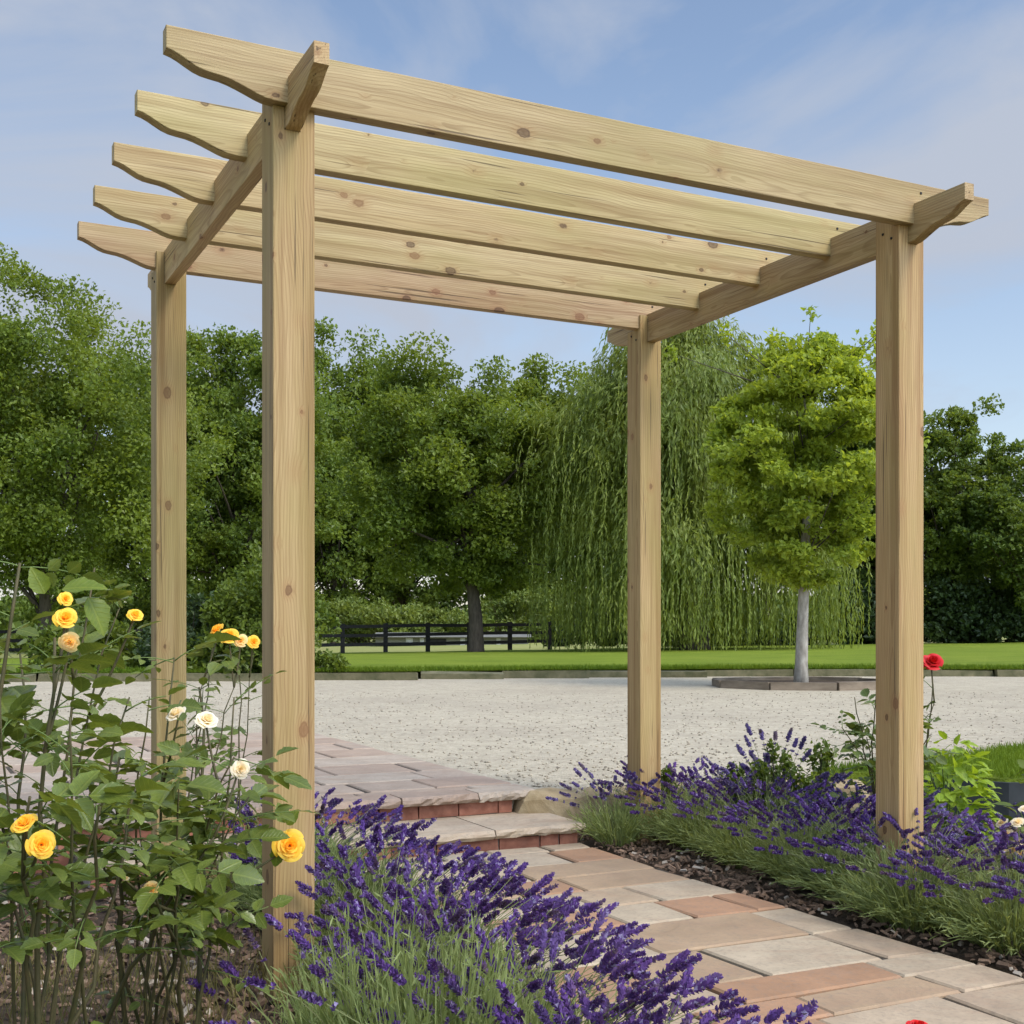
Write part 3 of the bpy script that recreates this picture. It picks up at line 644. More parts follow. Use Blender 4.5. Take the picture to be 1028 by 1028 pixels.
def willow(x, y, height, rx, seed):
    rng = np.random.default_rng(seed); z0 = float(hill(x, y))
    T = thing('weeping_willow', 'large weeping willow with curtains of hanging branches at the lawn edge', 'tree', (x, y, z0))
    mb = MB(); mb.tube([[0, 0, -.2], [0, 0, .3], [.1, 0, 2.5], [.2, 0, 4.5]], [.6, .48, .4, .3], 10)
    Ps = []; Ds = []; Ls = []
    heads = []
    for i in range(150):
        a = rng.uniform(0, 6.283); r = rx * rng.uniform(.12, 1.05); zt = height * (1 - .30 * (r / rx) ** 2.4) * rng.choice([rng.uniform(.34, .6), rng.uniform(.6, 1.0)])
        p = np.array([math.cos(a) * r, math.sin(a) * r * .75, zt]); heads.append(p)
        if i < 34: mb.tube(arc([.15, 0, rng.uniform(2.2, 4.5)], p, (0, 0, height * .18), 8), np.linspace(.15, .015, 8), 5)
    for h in heads:
        outd = unit(np.array([h[0], h[1], 0]))
        for k in range(19):
            a = rng.normal(0, 1.2); ca, sa = math.cos(a), math.sin(a)
            od = np.array([outd[0] * ca - outd[1] * sa, outd[0] * sa + outd[1] * ca, 0])
            s = h + rng.normal(0, .35, 3); L = s[2] - rng.uniform(.0, .9) if (rng.random() < .75 and s[2] < height * .62) else s[2] * rng.uniform(.12, .42)
            reach = rng.uniform(.4, 1.5); n = int(L / .085) + 4; t = np.linspace(0, 1, n)
            px = s + od * (reach * (1 - (1 - t[:, None]) ** 3)) + np.array([0, 0, 1]) * ((.55 * np.sin(np.pi * np.minimum(t * 4, 1)) * .6) - L * t ** 1.35)[:, None]
            px += np.cumsum(rng.normal(0, .012, px.shape), 0)
            tan = unit(np.gradient(px, axis=0)); Ps.append(px); Ds.append(tan)
    P = np.concatenate(Ps); D = np.concatenate(Ds)
    keep = P[:, 2] > .05; P, D = P[keep], D[keep]
    n = len(P); D = unit(D + rng.normal(0, .17, (n, 3))); N = unit(rng.normal(0, 1, (n, 3)) + unit(P * (1, 1, 0)) * .7 + np.array([0, 0, .3]))
    L = rng.uniform(.13, .23, n)
    v, f = leaf_quads(P, D, N, L, L * .25, .15)
    nb = 52000; hp = np.array(heads); k = rng.integers(0, len(hp), nb); g = unit(rng.normal(0, 1, (nb, 3))) * rng.random((nb, 1)) ** .5
    Pb = hp[k] + g * np.array([1.0, 1.0, 1.0]); ou = unit(Pb * (1, 1, 0)); Db = unit(ou * .5 + np.array([0, 0, -1.]) + rng.normal(0, .45, (nb, 3)))
    Lb = rng.uniform(.18, .34, nb); v2, f2 = leaf_quads(Pb, Db, unit(ou * .6 + np.array([0, 0, .7]) + rng.normal(0, .5, (nb, 3))), Lb, Lb * .25, .15)
    mesh('crown', np.concatenate([v, v2]), np.concatenate([f, f2 + len(v)]), M_willow, T); mb.build('trunk', M_bark, T, True)
dW = 41; xW = X(698, dW); willow(xW, dW, H(318, dW, xW), 134 / F * dW, 31)

# small pale-trunked tree in the timber planter
dS = 16.6; xS = X(806, dS)
T = thing('small_tree', 'small lime green tree on a straight pale trunk inside a low timber surround', 'tree', (xS, dS, ZG))
rng = np.random.default_rng(61)
hS = EYE + (HY - 326) / F * dS - ZG; bS = EYE + (HY - 560) / F * dS - ZG
cen = []; crd = []
for i in range(300):
    d_ = unit(rng.normal(0, 1, 3)); r = rng.random() ** .45; t_ = d_ * r
    zz = bS + (hS - bS) * (.40 + .56 * t_[2]); k = (zz - bS) / (hS - bS)
    prof = 1.34 * max(0.05, 1 - abs((k - .40) / .62) ** 3.0) ** .5; cen.append((t_[0] * prof + .08, t_[1] * prof, zz)); crd.append(rng.uniform(.12, .28))
cen = np.array(cen); crd = np.array(crd)
v, f = crown_leaves(rng, cen, crd, 50000, .076, np.array([0, 0, bS]), .5, .3, .6)
top = np.stack([rng.normal(-.05, .6, 26), rng.normal(0, .5, 26), hS + rng.uniform(-.5, .0, 26)], 1)
v2, f2 = crown_leaves(rng, top, np.full(26, .10), 900, .08, np.array([0, 0, bS]), 1.6, .2)
mesh('crown', np.concatenate([v, v2]), np.concatenate([f, f2 + len(v)]), M_lime, T)
mb = MB(); mb.tube([[-.03, 0, -.1], [-.02, 0, .3], [0, 0, 1.0], [.03, 0, bS], [.05, 0, bS + .8], [.03, 0, bS + 1.9], [0, 0, hS - .6]], [.115, .086, .072, .066, .048, .025, .008], 14)
mb.build('trunk', M_palebark, T, True)
mb = MB()
for i in range(22):
    a = bS + rng.uniform(-.1, 1.9); mb.tube(arc([.03, 0, a], cen[i], (0, 0, -.05), 6), np.linspace(.013, .003, 6), 5)
for p in top: mb.tube(arc([.02, 0, hS - 1.0], p, (0, 0, 0), 5), np.linspace(.012, .003, 5), 4)
mb.build('branches', M_bark, T, True)
# timber surround
pl = thing('planter_surround', 'low weathered timber surround on the gravel round the small tree', 'planter', (xS + .05, dS + .15, ZG), R(-4))
hexa = [(1.22 * math.cos(R(q)), 1.0 * math.sin(R(q))) for q in (202, 242, 282, 322, 2, 42, 82, 122, 162)]
for (xa, ya), (xb, yb) in zip(hexa, hexa[1:] + hexa[:1]):
    L = math.hypot(xb - xa, yb - ya); mb = MB(); mb.box((0.004, -.05, -.02), (L - .004, .05, .10 + rng.normal(0, .004)), .004, rng)
    o = mb.build('sleeper', M_sleeper, pl, loc=(xa, ya, 0)); o.rotation_euler = (0, 0, math.atan2(yb - ya, xb - xa))
mb = MB(); mb.add([(x_ * .95, y_ * .95, .05) for x_, y_ in hexa], [tuple(range(len(hexa)))]); mb.build('soil_fill', M_soil, pl)

# ------------------------------------------------------------------ shrubs, hedges, fence, shed
def bush(name, label, cat, x, y, z, sx, sy, h, nleaf, leaf, mat, seed, nclump=40, group=None, upright=.0, stems=True):
    rng = np.random.default_rng(seed); T = thing(name, label, cat, (x, y, z), 0, group)
    d = unit(rng.normal(0, 1, (nclump, 3))); d[:, 2] = np.abs(d[:, 2]); r = rng.random((nclump, 1)) ** .4
    c = d * r; cen = np.stack([c[:, 0] * sx, c[:, 1] * sy, .06 * h + c[:, 2] * h * .9], 1)
    crad = np.full(nclump, min(sx, h) * .27) * rng.uniform(.6, 1.3, nclump)
    v, f = crown_leaves(rng, cen, crad, nleaf, leaf, np.array([0, 0, 0.]), .8 + upright)
    v[:, 2] = np.maximum(v[:, 2], .01)
    mesh('foliage', v, f, mat, T)
    if stems:
        mb = MB()
        for i in range(min(14, nclump)): mb.tube(arc([rng.normal(0, .04), rng.normal(0, .04), -.05], cen[i], (0, 0, .05), 5), np.linspace(max(.006, h * .012), .003, 5), 5)
        mb.build('stems', M_bark, T, True)
    return T
d = 18.9
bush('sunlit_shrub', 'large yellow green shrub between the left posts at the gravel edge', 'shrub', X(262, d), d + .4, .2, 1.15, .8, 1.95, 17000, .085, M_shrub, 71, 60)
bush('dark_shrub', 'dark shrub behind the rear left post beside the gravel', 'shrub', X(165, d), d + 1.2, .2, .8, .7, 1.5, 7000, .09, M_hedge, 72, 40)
bush('low_shrub', 'low spreading shrub at the far left edge of the gravel', 'shrub', X(60, d), d + 1.6, .2, 1.2, .7, 1.0, 7000, .09, M_shrub, 73, 40)
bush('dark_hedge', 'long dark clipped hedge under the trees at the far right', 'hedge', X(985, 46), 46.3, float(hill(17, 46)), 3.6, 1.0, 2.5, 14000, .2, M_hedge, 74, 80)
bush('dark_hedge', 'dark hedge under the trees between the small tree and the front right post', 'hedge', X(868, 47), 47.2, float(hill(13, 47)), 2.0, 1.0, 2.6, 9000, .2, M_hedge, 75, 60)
for i, (px, dd, sx, h, lab) in enumerate([(360, 80, 4.6, 3.0, 'feathery pale bush beyond the fence, left of the dark trunk'), (425, 82, 4.2, 2.9, 'light green bush beyond the fence just left of the dark trunk'), (522, 80, 4.6, 3.0, 'light green bush beyond the fence right of the dark trunk'), (100, 62, 4.0, 2.4, 'pale bush beyond the fence at the far left'), (590, 78, 4.2, 3.6, 'bush beyond the fence behind the willow curtain')]):
    x = X(px, dd); bush('field_bush', lab, 'bush', x, dd, float(hill(x, dd)), sx, 1.5, h, 6500, .26, M_farbush, 80 + i, 30, 'light bushes beyond the paddock fence')
x = X(447, 95); bush('distant_conifer', 'small dark blue green domed tree far behind the fence', 'tree', x, 95, float(hill(x, 95)), 1.3, 1.2, 2.9, 4000, .3, M_teal, 87, 30)
# far wood line, hides the horizon
rng = np.random.default_rng(90); n = 36000
P = np.stack([rng.uniform(-190, 190, n), rng.uniform(150, 175, n), np.zeros(n)], 1)
hh = 6.0 + 2.2 * np.sin(P[:, 0] * .11) + 1.2 * np.sin(P[:, 0] * .37 + 1); P[:, 2] = hh * rng.random(n) ** .7 - .8
v, f = leaf_quads(P, rng.normal(0, 1, (n, 3)), rng.normal(0, 1, (n, 3)) + np.array([0, -.6, .6]), rng.uniform(.8, 1.6, n), rng.uniform(.7, 1.2, n))
tag(mesh('far_wood', v, f, M_treeB), 'distant band of woodland along the horizon', 'wood', kind='stuff')
def rail_fence(label, xa, ya, xb, yb, n, h=1.08):
    T = thing('rail_fence', label, 'fence', (xa, ya, float(hill(xa, ya))), math.atan2(yb - ya, xb - xa), 'dark post and rail paddock fences')
    L = math.hypot(xb - xa, yb - ya); rng = np.random.default_rng(n); dz = float(hill(xb, yb)) - float(hill(xa, ya))
    for i in range(n):
        s = L * i / (n - 1); mb = MB(); mb.box((s - .075, -.06, -.2 + dz * i / (n - 1)), (s + .075, .06, h + dz * i / (n - 1) + rng.normal(0, .012)), .004, rng); mb.build('post', M_fence, T)
    for z in (.32, .66, .98):
        mb = MB()
        for i in range(n - 1):
            a, b_ = L * i / (n - 1), L * (i + 1) / (n - 1); za, zb = dz * i / (n - 1) + z, dz * (i + 1) / (n - 1) + z
            j = rng.normal(0, .012, 2); V = [(a, -.095, za - .06 + j[0]), (b_, -.095, zb - .06 + j[1]), (b_, -.063, zb - .06 + j[1]), (a, -.063, za - .06 + j[0]), (a, -.095, za + .06 + j[0]), (b_, -.095, zb + .06 + j[1]), (b_, -.063, zb + .06 + j[1]), (a, -.063, za + .06 + j[0])]
            mb.add(V, [(0, 3, 2, 1), (4, 5, 6, 7), (0, 1, 5, 4), (1, 2, 6, 5), (2, 3, 7, 6), (3, 0, 4, 7)])
        mb.build('rail', M_fence, T)
bush('dark_hedge', 'low dark undergrowth behind the hanging curtains of the weeping willow', 'hedge', X(705, 46), 48.3, float(hill(7, 47)), 6.2, .9, 1.5, 16000, .2, M_hedge, 76, 110)
rail_fence('dark three rail fence in front of the paddock right of the front left post', X(300, 45), 45.0, X(552, 47.5), 47.5, 7)
rail_fence('dark three rail fence seen between the rose leaves on the left', X(-60, 44), 44.0, X(160, 46), 46.0, 6)
sh = thing('farm_shed', 'low grey farm shed in the paddock behind the fence', 'shed', (X(455, 71), 71, float(hill(-3, 71)) - .05)); sh.scale = (.8, 1, .46)
mb = MB(); mb.box((-5.6, 0, 0), (5.4, 4, 1.05)); mb.build('wall', M_shedwall, sh)
mb = MB(); mb.add([(-5.8, -.3, 1.03), (5.6, -.3, 1.03), (5.6, 2, 1.55), (-5.8, 2, 1.55), (5.6, 4.3, 1.03), (-5.8, 4.3, 1.03), (-5.8, -.3, 1.10), (5.6, -.3, 1.10), (5.6, 2, 1.62), (-5.8, 2, 1.62), (5.6, 4.3, 1.10), (-5.8, 4.3, 1.10)],
   [(0, 3, 2, 1), (3, 5, 4, 2), (6, 7, 8, 9), (9, 8, 10, 11), (0, 1, 7, 6), (5, 11, 10, 4), (0, 6, 9, 3), (3, 9, 11, 5), (1, 2, 8, 7), (2, 4, 10, 8)]); mb.build('roof', M_shedroof, sh)
for a, b_ in ((-3.4, -2.9), (-2.4, -2.1), (.5, .85), (3.1, 3.4)):
    mb = MB(); mb.box((a, -.06, .02), (b_, -.003, .95)); mb.build('white_board', M_whitepaint, sh)
mb = MB(); mb.box((-1.7, -.03, 0), (-.5, -.002, .85)); mb.build('doorway', M_darkhole, sh)

# ------------------------------------------------------------------ lavender
def lavender_meshes(seed, rad, hfol, hst, nblade, nspike, lean, dens=1.0, spw=.0095, sparse=False):
    rng = np.random.default_rng(seed)
    # foliage: arching narrow blades, three-segment, plus side leaflets
    n = nblade; a = rng.uniform(0, 6.283, n); r0 = rad * .35 * rng.random(n) ** .5; spread = rng.random(n) ** .6
    base = np.stack([np.cos(a) * r0, np.sin(a) * r0, np.zeros(n)], 1)
    tip = np.stack([np.cos(a) * (r0 + rad * .75 * spread) + lean[0] * .4, np.sin(a) * (r0 + rad * .75 * spread) + lean[1] * .4, hfol * (1.08 - .75 * spread ** 1.8) * rng.uniform(.55, 1.1, n)], 1)
    k = 5; t = np.linspace(0, 1, k)[None, :, None]
    mid = (base + tip) / 2 + np.stack([np.zeros(n), np.zeros(n), hfol * .22 * np.ones(n)], 1)
    cv = (1 - t) ** 2 * base[:, None] + 2 * t * (1 - t) * mid[:, None] + t * t * tip[:, None]
    tan = unit(np.gradient(cv, axis=1)); side = unit(np.cross(tan, rng.normal(0, 1, (n, 1, 3))))
    wd = .0022 * np.array([.9, 1, 1, .8, .15])[None, :, None] * rng.uniform(.8, 1.3, (n, 1, 1))
    V = np.stack([cv - side * wd, cv + side * wd], 2).reshape(-1, 3)
    idx = np.arange(n)[:, None] * (2 * k) + np.arange(k - 1)[None] * 2
    Fq = np.stack([idx, idx + 1, idx + 3, idx + 2], -1).reshape(-1, 4)
    # leaflets along the blades
    m = n * 6; bi = rng.integers(0, n, m); tt = rng.uniform(.25, 1, m)[:, None]
    P = (1 - tt) ** 2 * base[bi] + 2 * tt * (1 - tt) * mid[bi] + tt * tt * tip[bi]
    D = unit(unit(tip[bi] - base[bi]) * 1.1 + rng.normal(0, .5, (m, 3)))
    L = rng.uniform(.022, .045, m); v2, f2 = leaf_quads(P, D, rng.normal(0, 1, (m, 3)), L, np.full(m, .0042), .1)
    fol = (np.concatenate([V, v2]), np.concatenate([Fq, f2 + len(V)]))
    # flower stems
    n = nspike; a = rng.uniform(0, 6.283, n); sp = rng.random(n) ** .55
    base = np.stack([np.cos(a) * rad * .3 * sp, np.sin(a) * rad * .3 * sp, np.full(n, hfol * .3)], 1)
    hh = hst * (1.0 - .38 * sp ** 2) * rng.uniform(.82, 1.1, n)
    tip = np.stack([np.cos(a) * rad * (.25 + .95 * sp) + lean[0], np.sin(a) * rad * (.25 + .95 * sp) + lean[1], hh], 1)
    mid = (base + tip) / 2 + np.stack([-np.cos(a) * rad * .15, -np.sin(a) * rad * .15, hst * .12 * np.ones(n)], 1)
    k = 5; t = np.linspace(0, 1, k)[None, :, None]
    cv = (1 - t) ** 2 * base[:, None] + 2 * t * (1 - t) * mid[:, None] + t * t * tip[:, None]
    tan = unit(np.gradient(cv, axis=1)); s1 = unit(np.cross(tan, np.array([.3, .5, .2]))); s2 = np.cross(tan, s1)
    an = [0, 2.094, 4.189]; ring = np.stack([cv + .0011 * (math.cos(q) * s1 + math.sin(q) * s2) for q in an], 2)
    V = ring.reshape(-1, 3); Fs = []
    idx = np.arange(n)[:, None] * (3 * k) + np.arange(k - 1)[None] * 3
    Fs = np.concatenate([np.stack([idx + j, idx + (j + 1) % 3, idx + 3 + (j + 1) % 3, idx + 3 + j], -1).reshape(-1, 4) for j in range(3)])
    stem = (V, Fs)
    # spikes: whorls of florets
    dirn = unit(tip - mid); SL_ = rng.uniform(.038, .075, n); nw = 10
    PP = []; DD = []; LL = []; WW = []
    s1 = unit(np.cross(dirn, np.array([.3, .5, .2]))); s2 = np.cross(dirn, s1)
    for wv in range(nw):
        for j in range(6):
            q = j * 1.047 + wv * .6 + rng.uniform(-.25, .25, n)
            rd = np.cos(q)[:, None] * s1 + np.sin(q)[:, None] * s2
            tt = (wv / (nw - 1)); gapo = -.35 if wv == 0 and True else 0
            prof = spw * (.75 + .55 * math.sin(math.pi * (.15 + .75 * tt)))
            if wv == nw - 1: prof *= .55
            p = tip + dirn * (SL_ * (tt + gapo))[:, None] + rd * prof * .22
            PP.append(p); DD.append(rd * 1.0 + dirn * (.9 + .8 * tt) + rng.normal(0, .15, (n, 3))); LL.append(prof * 1.25 * rng.uniform(.75, 1.25, n)); WW.append(prof * 1.15 * rng.uniform(.75, 1.25, n))
    P = np.concatenate(PP); D = np.concatenate(DD); N = unit(rng.normal(0, 1, P.shape) * .4 + np.tile(dirn, (nw * 6, 1)))
    fl = leaf_quads(P, D, N, np.concatenate(LL), np.concatenate(WW), .35)
    return fol, stem, fl
def lavender(label, x, y, seed, rad=.36, hfol=.34, hst=.50, nblade=420, nspike=85, lean=(.06, .04), group='lavender plants along the path', pale=False, name='lavender_plant', spw=.0095, z=0):
    T = thing(name, label, 'lavender', (x, y, z), 0, group)
    fol, stem, fl = lavender_meshes(seed, rad, hfol, hst, nblade, nspike, lean, spw=spw)
    mesh('foliage', *fol, M_lav_leaf, T); mesh('flower_stems', *stem, M_lav_stem, T); mesh('flower_spikes', *fl, M_lav_pale if pale else M_lav, T)
    return T
front = [(.02, -1.98, 'lavender plant nearest the camera, at the bottom of the picture beside the path'), (.08, -1.62, 'second lavender plant from the camera on the left of the path'),
         (.12, -1.26, 'third lavender plant from the camera on the left of the path'), (.16, -.88, 'fourth lavender plant from the camera on the left of the path'), (.24, -.48, 'lavender plant just in front of the front left post, beside the path'),
         (.28, -.07, 'lavender plant right beside the front left post'), (.34, .36, 'lavender plant a step behind the front left post'), (.32, .80, 'lavender plant halfway between the front left post and the steps'), (.34, 1.22, 'lavender plant hiding the left end of the steps')]
for i, (u, v, lab) in enumerate(front):
    p = UV(u, v); lavender(lab, p[0], p[1], 300 + i, .29, .30, .39, 800, (118 if i < 6 else 62), (.09, .04), spw=.0070)
for i, (u, v, lab) in enumerate([(-.12, -.62, 'lavender plant in the bed left of the front left post, near the camera'), (-.02, -1.25, 'lavender plant with green foliage at the bottom edge right of the rose bed'), (-.05, -.98, 'grassy lavender plant below the front left post')]):
    p = UV(u, v); lavender(lab, p[0], p[1], 320 + i, *((.20, .10, .30, 90, 16) if i == 0 else (.32, .42, .46, 760, 20)), (.05, .0), spw=.0072)
right = [(2.36, 1.74, 'lavender plant at the foot of the rear right post'), (2.34, 1.36, 'second lavender plant from the rear right post along the path'), (2.30, .98, 'third lavender plant from the rear right post along the path'),
         (2.28, .60, 'fourth lavender plant from the rear right post along the path'), (2.22, .24, 'lavender plant just behind the front right post on the path side'), (2.14, -.14, 'lavender plant at the foot of the front right post'),
         (2.2, -.50, 'lavender plant right of the front right post at the path edge'), (2.28, -.88, 'lavender plant near the right picture edge beside the path'), (2.42, -1.2, 'lavender plant at the right picture edge nearest the camera')]
for i, (u, v, lab) in enumerate(right):
    p = UV(u + .07, v); lavender(lab, p[0], p[1], 340 + i, .33, .26, .34, 640, 88, (.05, .035), spw=.0070)
for i, (u, v, lab) in enumerate([(2.78, 1.62, 'dusky lavender plant behind the row, right of the rear right post'), (2.78, 1.15, 'dusky lavender plant in the back row near the middle of the right bed'), (2.72, .62, 'dusky lavender plant in the back row left of the front right post'), (2.8, -.2, 'dusky lavender plant behind and right of the front right post'), (2.75, -.62, 'dusky lavender plant in the back row near the right picture edge')]):
    p = UV(u, v); lavender(lab, p[0], p[1], 360 + i, .32, .24, .33, 420, 60, (.02, .02), pale=True, spw=.007)

# ------------------------------------------------------------------ right bed plants
def ovate(P, D, N, L, Wd, rng, curl=.12, n=9):
    """leaf blades folded along the midrib, curled, toothed at the edge; returns verts, quads, leaf coordinates"""
    D = unit(D); N = unit(N - (N * D).sum(1, keepdims=True) * D); B = np.cross(D, N); L = np.asarray(L).reshape(-1, 1, 1); Wd = np.asarray(Wd).reshape(-1, 1, 1)
    t = np.linspace(0, 1, n + 1); prof = np.sin(np.pi * np.clip(t, 0, 1) ** .78) ** .8; prof[0] = .05; prof[-1] = .02
    teeth = 1 + .07 * (-1) ** np.arange(n + 1) * (t > .15) * (t < .95)
    c = rng.uniform(.2, 1.8, (len(P), 1, 1)) * curl; wav = rng.normal(0, .05, (len(P), n + 1, 1))
    cen = P[:, None] + D[:, None] * (L * t[None, :, None]) - N[:, None] * (L * c * (t ** 2)[None, :, None])
    wv = Wd * .5 * (prof * teeth)[None, :, None]; lift = rng.uniform(.1, .5, (len(P), 1, 1))
    l = cen + B[:, None] * wv + N[:, None] * wv * (lift + wav); r = cen - B[:, None] * wv + N[:, None] * wv * (lift - wav)
    V = np.stack([l, cen, r], 2).reshape(-1, 3); m = (n + 1) * 3
    idx = np.arange(len(P))[:, None] * m + np.arange(n)[None] * 3
    Fq = np.concatenate([np.stack([idx, idx + 1, idx + 4, idx + 3], -1).reshape(-1, 4), np.stack([idx + 1, idx + 2, idx + 5, idx + 4], -1).reshape(-1, 4)])
    lc = np.zeros((len(P), n + 1, 3, 3)); lc[..., 0] = t[None, :, None]; lc[..., 1] = np.array([1, 0, 1]) * prof[None, :, None]
    return V, Fq, lc.reshape(-1, 3)
def blade_mesh(name, VFL, mat, parent):
    o = mesh(name, VFL[0], VFL[1], mat, parent, True)
    a = o.data.attributes.new('leafco', 'FLOAT_VECTOR', 'POINT'); a.data.foreach_set('vector', VFL[2].astype(np.float32).ravel()); return o
def bloom(name, mat, parent, p, size, seed, axis=(0, -.6, .8), openness=1.0):
    """a rose: cupped petals spiralling out from a tight heart; p in parent space"""
    rng = np.random.default_rng(seed); mb = MB(); N = 26; ax = Vector(axis).normalized(); rot = ax.to_track_quat('Z', 'Y').to_matrix()
    for i in range(N):
        s = (i / (N - 1)); a = i * 2.399 + rng.normal(0, .12)
        half = 1.25 - .62 * s; reach = size * (.10 + .92 * s ** 1.15) * (.35 + .65 * openness); h = size * (.80 - .42 * s ** 1.3)
        V = []; nu, nv = 9, 6
        for iv in range(nv):
            q = iv / (nv - 1)
            for iu in range(nu):
                k = (iu / (nu - 1) - .5) * 2
                rim = 1 - .30 * k * k - .05 * abs(k) ** 6                        # rounded top edge
                rr = size * .04 + reach * (q ** (.75 + .5 * (1 - s))) * (1 - .06 * k * k)
                z = h * (q ** .9) * rim
                if s > .35 and q > .75: z -= size * .16 * s * (q - .75) / .25; rr += size * .06 * s * (q - .75) / .25   # rolled lip
                an = a + k * half * (.55 + .45 * math.sin(math.pi * min(q, .62) / 1.24))
                rr += size * .015 * math.sin(an * 3 + i); V.append((math.cos(an) * rr, math.sin(an) * rr, z + size * .02 * math.sin(k * 4 + i)))
        mb.add([tuple(rot @ Vector(v_)) for v_ in V], [(y_ * nu + x_, y_ * nu + x_ + 1, (y_ + 1) * nu + x_ + 1, (y_ + 1) * nu + x_) for y_ in range(nv - 1) for x_ in range(nu - 1)])
    return mb.build(name, mat, parent, True, loc=tuple(np.asarray(p) - np.array(ax) * size * .3))
def rose_bush(label, base, canes, nleaf, seed, blooms, group=None, leaf=.052, mat=None, name='rose_bush', extra=None, zmin=.18, leafspread=1.0, twig=True):
    """canes: list of (root offset xy, tip world xyz); blooms: (kind, world xyz, size, axis)"""
    rng = np.random.default_rng(seed); B0 = np.array([base[0], base[1], 0.0])
    T = thing(name, label, 'rose bush', tuple(B0), 0, group)
    mb = MB(); curves = []
    for (rx_, ry_), tip, r0 in canes:
        a = np.array([rx_, ry_, -.02]); b_ = np.asarray(tip) - B0; c = arc(a, b_, (rng.normal(0, .05), rng.normal(0, .05), .08 * np.linalg.norm(b_)), 10)
        c[1:-1] += rng.normal(0, .006, (8, 3)); mb.tube(c, np.linspace(r0, r0 * .38, 10), 7); curves.append(c)
    P = []; D = []; N = []; L = []; pet = MB()
    bl = []
    for kind, wp, size, axis in blooms:
        p = np.asarray(wp) - B0
        # short stalk from the closest cane
        best = min(((np.linalg.norm(c[i] - (p - np.array([0, 0, .16]))), c[i]) for c in curves for i in range(3, 10)), key=lambda q: q[0])
        ax = unit(np.array(axis, float)); mb.tube(arc(best[1], p - ax * size * .2, (0, 0, -.02), 7), np.linspace(.0035, .0024, 7), 6)
        bl.append((kind, p, size, axis))
    # small side twigs carrying compound leaves
    for i in range(nleaf):
        c = curves[rng.integers(len(curves))]; t = rng.uniform(.0, 1.0) ** .7 * 8.99
        p = c[int(t)] + (c[int(t) + 1] - c[int(t)]) * (t % 1)
        if p[2] < zmin and rng.random() < .8: continue
        a = rng.uniform(0, 6.283); el = rng.uniform(-.35, .75); d_ = np.array([math.cos(a) * math.cos(el), math.sin(a) * math.cos(el), math.sin(el)])
        ln = rng.uniform(.07, .14) * leafspread; e = p + d_ * ln; q = arc(p, e, (0, 0, .012), 5); pet.tube(q, np.linspace(.0016, .0009, 5), 4)
        sc = rng.choice([.55, .75, .95, 1.2]) * rng.uniform(.85, 1.15); up = unit(np.array([0, 0, 1.]) + rng.normal(0, .35, 3)); sd_ = unit(np.cross(d_, up))
        for (s_, sgn, k) in ((.45, 1, .8), (.45, -1, .8), (.78, 1, .95), (.78, -1, .95), (1.0, 0, 1.15)):
            pp = p + d_ * ln * s_; dd = d_ if sgn == 0 else unit(d_ * .55 + sd_ * sgn)
            P.append(pp + dd * .004); D.append(dd + rng.normal(0, .12, 3) + np.array([0, 0, -.12])); N.append(up + rng.normal(0, .2, 3)); L.append(leaf * sc * k)
    P, D, N, L = map(np.array, (P, D, N, L))
    blade_mesh('leaves', ovate(P, D, N, L, L * rng.uniform(.58, .74, len(L)), rng), mat or M_rose_leaf, T)
    if extra is not None:
        eP, eD, eN, eL = (np.array([e[k] for e in extra]) for k in range(4)); blade_mesh('young_leaves', ovate(eP - B0, eD, eN, eL, eL * .68, rng), M_rose_leaf_young, T)
    for m_ in (mb, pet): pass
    V2 = mb.v + pet.v; F2 = mb.f + [tuple(i + mb.n for i in q) for q in pet.f]
    mesh('canes', np.concatenate(V2), F2, None, T, True, None, [M_cane, M_greenstem], [0] * len(mb.f) + [1] * len(pet.f))
    for i, (kind, p, size, axis) in enumerate(bl):
        m, lab = {'y': (M_yellow, 'yellow rose bloom'), 'c': (M_cream, 'pale cream fading bloom'), 'w': (M_white, 'white bloom'), 'r': (M_red, 'red rose bloom'), 'b': (M_white, 'white closed bud')}[kind]
        o = bloom('bloom', m, T, p, size * {'w': .36, 'c': .38, 'b': .3}.get(kind, .41), seed * 50 + i, axis, 1.0 if kind not in 'b' else .25); o['label'] = lab
        # sepals
        ax = unit(np.array(axis, float)); k = 5; aa = np.arange(k) * 1.2566; t1 = unit(np.cross(ax, [.2, .3, .9])); t2 = np.cross(ax, t1)
        rd = np.cos(aa)[:, None] * t1 + np.sin(aa)[:, None] * t2; sv = ovate(np.tile(p - ax * size * .10, (k, 1)), rd + ax * .15, np.tile(ax, (k, 1)), np.full(k, size * .42), np.full(k, size * .13), rng)
        blade_mesh('sepals', sv, M_rose_leaf, T)
    return T
def wp(px, py, d): return W(px, py, d)
rng = np.random.default_rng(400)
